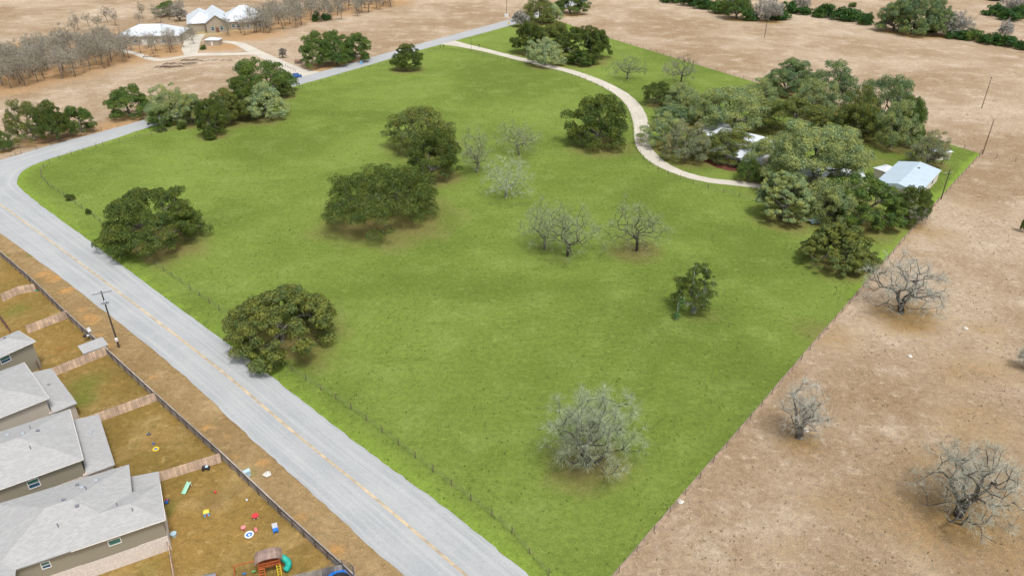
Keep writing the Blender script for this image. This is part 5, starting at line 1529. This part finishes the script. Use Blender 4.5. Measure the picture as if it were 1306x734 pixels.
def build_crown_tree(seed, R, H, kind):
    rng = np.random.default_rng(seed)
    o = dict(big=(1.0, 2.0, .24, 205, .17), med=(1.0, 1.6, .27, 120, .12), airy=(.8, 1.45, .25, 75, .14), huge=(1.0, 2.4, .27, 330, .24))[kind]
    dens, rc, leaf, per, gaps = o
    n = int({'big': 130, 'med': 76, 'airy': 92, 'huge': 160}[kind])
    T = crown_targets(rng, R, H, n, .58, .12 if kind == 'huge' else .22, gaps)
    if kind == 'huge' or kind == 'big':
        pass
    nodes, par, tips = grow(rng, T, (0, 0, -.1), max(.8, H * .17), .30, .9, .5)
    r = radii(nodes, par, tips, .045 * H + .05, .05)
    V, F = tubes(nodes, par, r, 6)
    tr = np_mesh('trunk', V, F, M['bark'])
    rads = R * {'big': .108, 'med': .165, 'airy': .15, 'huge': .135}[kind] * rng.uniform(.5, 1.45, len(T))
    V, F = leaves(rng, T, rads, {'big': 480, 'med': 430, 'airy': 270, 'huge': 620}[kind], leaf * (R / 10 if kind in ('med', 'airy') else 1))
    # sprigs hanging between the clumps along the outer branches
    ex = nodes[rng.integers(len(nodes) // 3, len(nodes), int(n * (.45 if kind == 'big' else .9)))]
    ex = ex[np.hypot(ex[:, 0], ex[:, 1]) > R * .3]
    V2, F2 = leaves(rng, ex, np.full(len(ex), R * .08), 50 if kind != 'airy' else 34, leaf * (R / 10 if kind in ('med', 'airy') else 1))
    cr = np_mesh('crown', np.concatenate([V, V2]), np.concatenate([F, F2 + len(V)]), M['leaf'])
    return tr, cr
def build_bush(seed, R, H):
    rng = np.random.default_rng(seed)
    T = crown_targets(rng, R, H, 34, .45, .10, .12); T[:, 2] = np.maximum(T[:, 2] * .95, H * .1)
    nodes, par, tips = grow(rng, T, (0, 0, -.05), H * .08, .2, .4, .3)
    V, F = tubes(nodes, par, radii(nodes, par, tips, .12, .02), 5)
    tr = np_mesh('trunk', V, F, M['bark'])
    V, F = leaves(rng, T, R * .30 * rng.uniform(.7, 1.2, len(T)), 120, R * .105, .9)
    return tr, np_mesh('crown', V, F, M['leaf'])
def build_bare(seed, R, H, n, tall=False, twig=.02, ntw=7, r0=.04, gaps=.15, tl=1.0, fork=.2):
    rng = np.random.default_rng(seed)
    T = crown_targets(rng, R, H, n, .15, .42 if tall else .28, gaps, .75)
    nodes, par, tips = grow(rng, T, (0, 0, -.1), H * fork, .25, .6 * H / 10 + .2, .7)
    r = radii(nodes, par, tips, r0 * H, .018 * H / 9)
    V, F = tubes(nodes, par, r, 5)
    tr = np_mesh('trunk', V, F, M['bark'])
    # sprays of fine twigs at the tips and along the outer limbs
    src = list(tips) + list(rng.integers(len(nodes) // 4, len(nodes), n // 2))
    src = [q for q in src if nodes[q][2] > H * .18]
    tn, tp, tr_ = [], [], []
    for q in src:
        base = nodes[q]; pa = nodes[par[q]]; d0 = (base - pa); d0 = d0 / (np.linalg.norm(d0) + 1e-6)
        for _ in range(ntw):
            d = norm(d0 * .8 + rng.normal(size=3) * .75 + np.array([0, 0, .12])); L_ = tl * rng.uniform(.5, 1.15) * H / 9
            i0 = len(tn); tn.append(base); tp.append(-1); tr_.append(twig * 1.3)
            p1 = base + d * L_ * .5 + rng.normal(size=3) * .06 * L_; tn.append(p1); tp.append(i0); tr_.append(twig)
            p2 = p1 + norm(d + rng.normal(size=3) * .35) * L_ * .5; tn.append(p2); tp.append(i0 + 1); tr_.append(twig * .7)
            for _k in range(2):
                p3 = p1 + norm(d + rng.normal(size=3) * .8) * L_ * .38; tn.append(p3); tp.append(i0 + 1); tr_.append(twig * .6)
    tn, tp, tr_ = np.array(tn), np.array(tp), np.array(tr_)
    keep = tp >= 0
    i = np.nonzero(keep)[0]; p = tp[keep]
    a, b = tn[p], tn[i]; d = norm(b - a)
    u = norm(np.cross(d, np.tile([.3, .2, .93], (len(d), 1)))); v = np.cross(d, u)
    ang = np.arange(3) * 2 * np.pi / 3
    ring = u[:, None] * np.cos(ang)[None, :, None] + v[:, None] * np.sin(ang)[None, :, None]
    A = a[:, None] + ring * tr_[p][:, None, None]; B = b[:, None] + ring * tr_[i][:, None, None]
    V = np.concatenate([A, B], 1).reshape(-1, 3); base = (np.arange(len(d)) * 6)[:, None]; k = np.arange(3)[None]; k2 = (k + 1) % 3
    F = np.stack([base + k, base + k2, base + 3 + k2, base + 3 + k], -1).reshape(-1, 4)
    return tr, np_mesh('twigs', V, F, M['bark'])

NAMES = dict(big='oak_tree', huge='oak_tree', med='oak_tree', airy='oak_tree', bush='shrub', bare='bare_tree', pale='silvery_tree', tuft='oak_tree', dead='bare_tree', wood='bare_tree')
def plant(kind, X, Y, R, H, meshes, mR, mH, col, bark, label, group, rz):
    root = empty(NAMES[kind], (X, Y, 0), rz, label, 'shrub' if kind == 'bush' else 'tree', group)
    root.scale = (R / mR, R / mR, H / mH)
    t = link_mesh('trunk', meshes[0], root); t.color = (*bark, 1)
    c = link_mesh('crown', meshes[1], root); c.color = (*col, 1)
    return root
protos = {}
def proto(kind, i):
    key = (kind, i)
    if key not in protos:
        s = 100 + i * 17 + len(kind) * 3
        if kind in ('med', 'airy'): protos[key] = (build_crown_tree(s, 7.0, 8.0, kind), 7.0, 8.0)
        elif kind == 'bush': protos[key] = (build_bush(s, 3.0, 3.5), 3.0, 3.5)
        elif kind == 'pale':
            a = build_crown_tree(s, 7, 8, 'airy'); protos[key] = (a, 7.0, 8.0)
        elif kind == 'wood': protos[key] = (build_bare(s, 4.4, 13.0, 60, True, .022, 6, .015, .0, 1.1, .34), 4.4, 13.0)
    return protos[key]
rnd = random.Random(11)
for n, (kind, (X, Y, R, H), c, bk, lab, g) in enumerate(placed):
    if kind in ('big', 'huge'):
        ms = build_crown_tree(502 if n == 2 else 530 + n * 3, R, H * (1.12 if n == 2 else 1), kind); plant(kind, X, Y, R, H, ms, R, H, c, bk, lab, g, 0)
    elif kind == 'tuft':
        ms = build_crown_tree(563, R * 1.1, H, 'med'); root = plant(kind, X, Y, R, H, ms, R, H, c, bk, lab, g, 0)
        m = MB()
    elif kind == 'bare':
        big = Y < 95
        ms = build_bare(600 + n, R * (1.04 if big else 1.34), H * 1.05, 230 if big else 120, False, .009 if Y < 130 else .013, 13 if big else 8, .045 if big else .026, .06, 1.15, .12 if big else .22)
        plant(kind, X, Y, R, H, ms, R, H, c, bk, lab, g, 0)
    elif kind == 'dead':
        big = R > 5.5
        ms = build_bare(700 + n, R * 1.15, H * 1.05, 200 if big else 100, False, (.010 if Y < 130 else .018) if Y < 250 else .05, 10 if big else 9, .050, .06, 1.15, .14)
        plant(kind, X, Y, R, H, ms, R, H, c, bk, lab, g, 0)
    else:
        pk = {'med': 'med', 'airy': 'airy', 'bush': 'bush', 'pale': 'pale'}[kind]
        ms, mR, mH = proto(pk, n % {'med': 6, 'airy': 5, 'bush': 4, 'pale': 1}[pk])
        plant(kind, X, Y, R, H, ms, mR, mH, c, bk, lab, g, rnd.random() * 6.28)

# the winter woods: each trunk a tree of its own
def in_px(poly, x, y):
    c = False; j = len(poly) - 1
    for i in range(len(poly)):
        if (poly[i][1] > y) != (poly[j][1] > y) and x < (poly[j][0] - poly[i][0]) * (y - poly[i][1]) / (poly[j][1] - poly[i][1]) + poly[i][0]: c = not c
        j = i
    return c
def wood(region, count, mind, label, group, seed, hs=(10, 14), cols=((.42, .39, .33), (.37, .34, .28), (.47, .44, .37))):
    rnd = random.Random(seed); W = [tuple(G(*p)[:2]) for p in region]
    xs = [p[0] for p in W]; ys = [p[1] for p in W]; pts = []
    tries = 0
    while len(pts) < count and tries < 6000:
        tries += 1
        x, y = rnd.uniform(min(xs), max(xs)), rnd.uniform(min(ys), max(ys))
        if not in_px(W, x, y) or any((x - a) ** 2 + (y - b) ** 2 < mind ** 2 for a, b in pts): continue
        pts.append((x, y))
    for i, (x, y) in enumerate(pts):
        ms, mR, mH = proto('wood', rnd.randrange(5))
        H = rnd.uniform(*hs); R = H * rnd.uniform(.27, .42)
        plant('wood', x, y, R, H, ms, mR, mH, rnd.choice(cols), rnd.choice((BKW, BK, (.24, .20, .17))), label, group, rnd.random() * 6.28)
wood([(-20, 118), (40, 110), (100, 98), (150, 84), (170, 76), (140, 60), (60, 70), (-25, 90)], 92, 4.8,
     'bare grey-tan tree of the dense winter wood left of the far white-roofed building', 'bare trees of the left winter wood', 1)
wood([(172, 74), (200, 70), (228, 66), (236, 60), (190, 60), (160, 62)], 9, 6.0,
     'bare tree standing in front of the long white-roofed far building', 'bare trees before the long white-roofed building', 2, (9, 12))
wood([(240, 57), (258, 56), (262, 48), (246, 48)], 2, 6.0, 'bare tree between gravel yard and stone front gable', 'bare trees at the stone house gable', 3, (7, 10))
wood([(312, 46), (360, 40), (440, 26), (500, 11), (490, -6), (400, 4), (350, 20), (318, 32)], 86, 4.8,
     'bare grey-tan tree of the winter wood right of the far stone house', 'bare trees of the right winter wood', 4)
wood([(290, 47), (345, 44), (345, 40), (290, 43)], 6, 6.0, 'bare tree in front of the right wing of the far stone house', 'bare trees before the right wing of the stone house', 5, (9, 12))
wood([(95, 44), (160, 34), (235, 27), (235, 18), (150, 24), (95, 36)], 14, 7.0, 'bare tree behind the long white-roofed far building', 'bare trees behind the far homestead', 6, (8, 11))

# ivy-covered side stem of the narrow dark oak
def ivy_stem():
    m = MB()
    g = G(862, 407)
    root = empty('ivy_covered_stump', g, 0, 'leaning green ivy-covered stem left of the solitary narrow oak', 'stump')
    m.tube([(0, 0, -.1), (.15, 0, 1.5), (.1, .1, 3.2), (.5, .2, 5.0)], [.22, .17, .13, .06], 8).build('trunk', M['bark'], root).color = (*BKL, 1)
    rng = np.random.default_rng(5)
    C = np.array([(0.0 + .1 * k, .05, .4 + k * .55) for k in range(8)])
    V, F = leaves(rng, C, np.array([.7, .55, .4, .35, .4, .45, .5, .6]), 60, .22, 1.2)
    c = link_mesh('foliage', np_mesh('foliage', V, F, M['leaf']), root); c.color = (.10, .19, .06, 1)
ivy_stem()

# ------------------------------------------------------------------ grass tufts standing in the near ground
def tufts(name, mask, n, xr, yr, h, mat, label, seed, z=.02):
    rng = np.random.default_rng(seed)
    x = rng.uniform(*xr, n * 3); u_ = rng.random(n * 3); y = yr[0] + (yr[1] - yr[0]) * u_ ** 1.6
    ns = np.sin(x * .23 + 2 * np.sin(y * .11)) * np.sin(y * .19 + 1.3 * np.sin(x * .07)) + .5 * np.sin(x * .9) * np.sin(y * .8)
    keep = mask(x, y) & (rng.random(n * 3) < .45 + .45 * ns)
    x, y = x[keep][:n], y[keep][:n]; m = len(x)
    V = []; 
    for b in range(4):
        a = rng.uniform(0, 6.28, m); hh = h * rng.uniform(.4, 1.3, m); w_ = h * .22; ln = h * rng.uniform(.2, .9, m)
        dx, dy = np.cos(a), np.sin(a)
        V += [np.stack([x - dy * w_, y + dx * w_, np.full(m, z)], 1), np.stack([x + dy * w_, y - dx * w_, np.full(m, z)], 1), np.stack([x + dx * ln, y + dy * ln, z + hh], 1)]
    V = np.stack(V, 1).reshape(-1, 3); F = np.arange(len(V)).reshape(-1, 3)
    o = link_mesh(name, np_mesh(name, V, F, mat))
    return tag(o, label, 'grass', None, 'stuff')
def poly_mask(poly):
    px_ = np.array([(p[0], p[1]) for p in poly])
    def f(x, y):
        c = np.zeros(len(x), bool); j = len(px_) - 1
        for i in range(len(px_)):
            xi, yi = px_[i]; xj, yj = px_[j]
            if yi != yj: c ^= ((yi > y) != (yj > y)) & (x < (xj - xi) * (y - yi) / (yj - yi) + xi)
            j = i
        return c
    return f
def tuft_mat(name, c, c2):
    m, nt, p, out = mat_base(name)
    geo = N(nt, 'ShaderNodeNewGeometry')
    nt.links.new(mixc(nt, geo.outputs['Random Per Island'], c, c2), p.inputs['Base Color'])
    p.inputs['Roughness'].default_value = .9; p.inputs['Specular IOR Level'].default_value = .1
    return m
fm_ = poly_mask(field_poly)
vm_ = poly_mask(verge_poly); ym_ = poly_mask(yard_poly); rm_ = poly_mask([p for p in RL] + [p for p in RR[::-1]])
tufts('field_grass_tufts', fm_, 50000, (-140, 150), (58, 260), .13, tuft_mat('green_tufts', (.19, .25, .05), (.30, .37, .10)), 'short green grass growing over the field', 1)
tufts('dry_grass_tufts', lambda x, y: ~fm_(x, y) & ~vm_(x, y) & ~ym_(x, y) & ~rm_(x, y) & (x > 5), 45000, (8, 170), (56, 230), .12, tuft_mat('straw_tufts', (.48, .37, .25), (.72, .60, .45)), 'dry straw-coloured grass covering the pasture', 2, .0)
tufts('verge_grass_tufts', vm_, 14000, (-110, -5), (45, 140), .12, tuft_mat('verge_tufts', (.34, .25, .13), (.56, .43, .27)), 'dry brown grass on the strip between fence and road', 3, .012)

tufts('field_weeds', fm_, 5000, (-140, 150), (58, 300), .34, tuft_mat('weed_green', (.085, .14, .025), (.20, .25, .06)), 'scattered darker weeds in the green field', 11)
tufts('pasture_weeds', lambda x, y: ~fm_(x, y) & ~vm_(x, y) & ~ym_(x, y) & ~rm_(x, y) & (x > 5), 5000, (8, 230), (56, 330), .34, tuft_mat('weed_brown', (.20, .15, .07), (.50, .40, .27)), 'scattered dead weeds standing in the dry pasture', 12, .0)
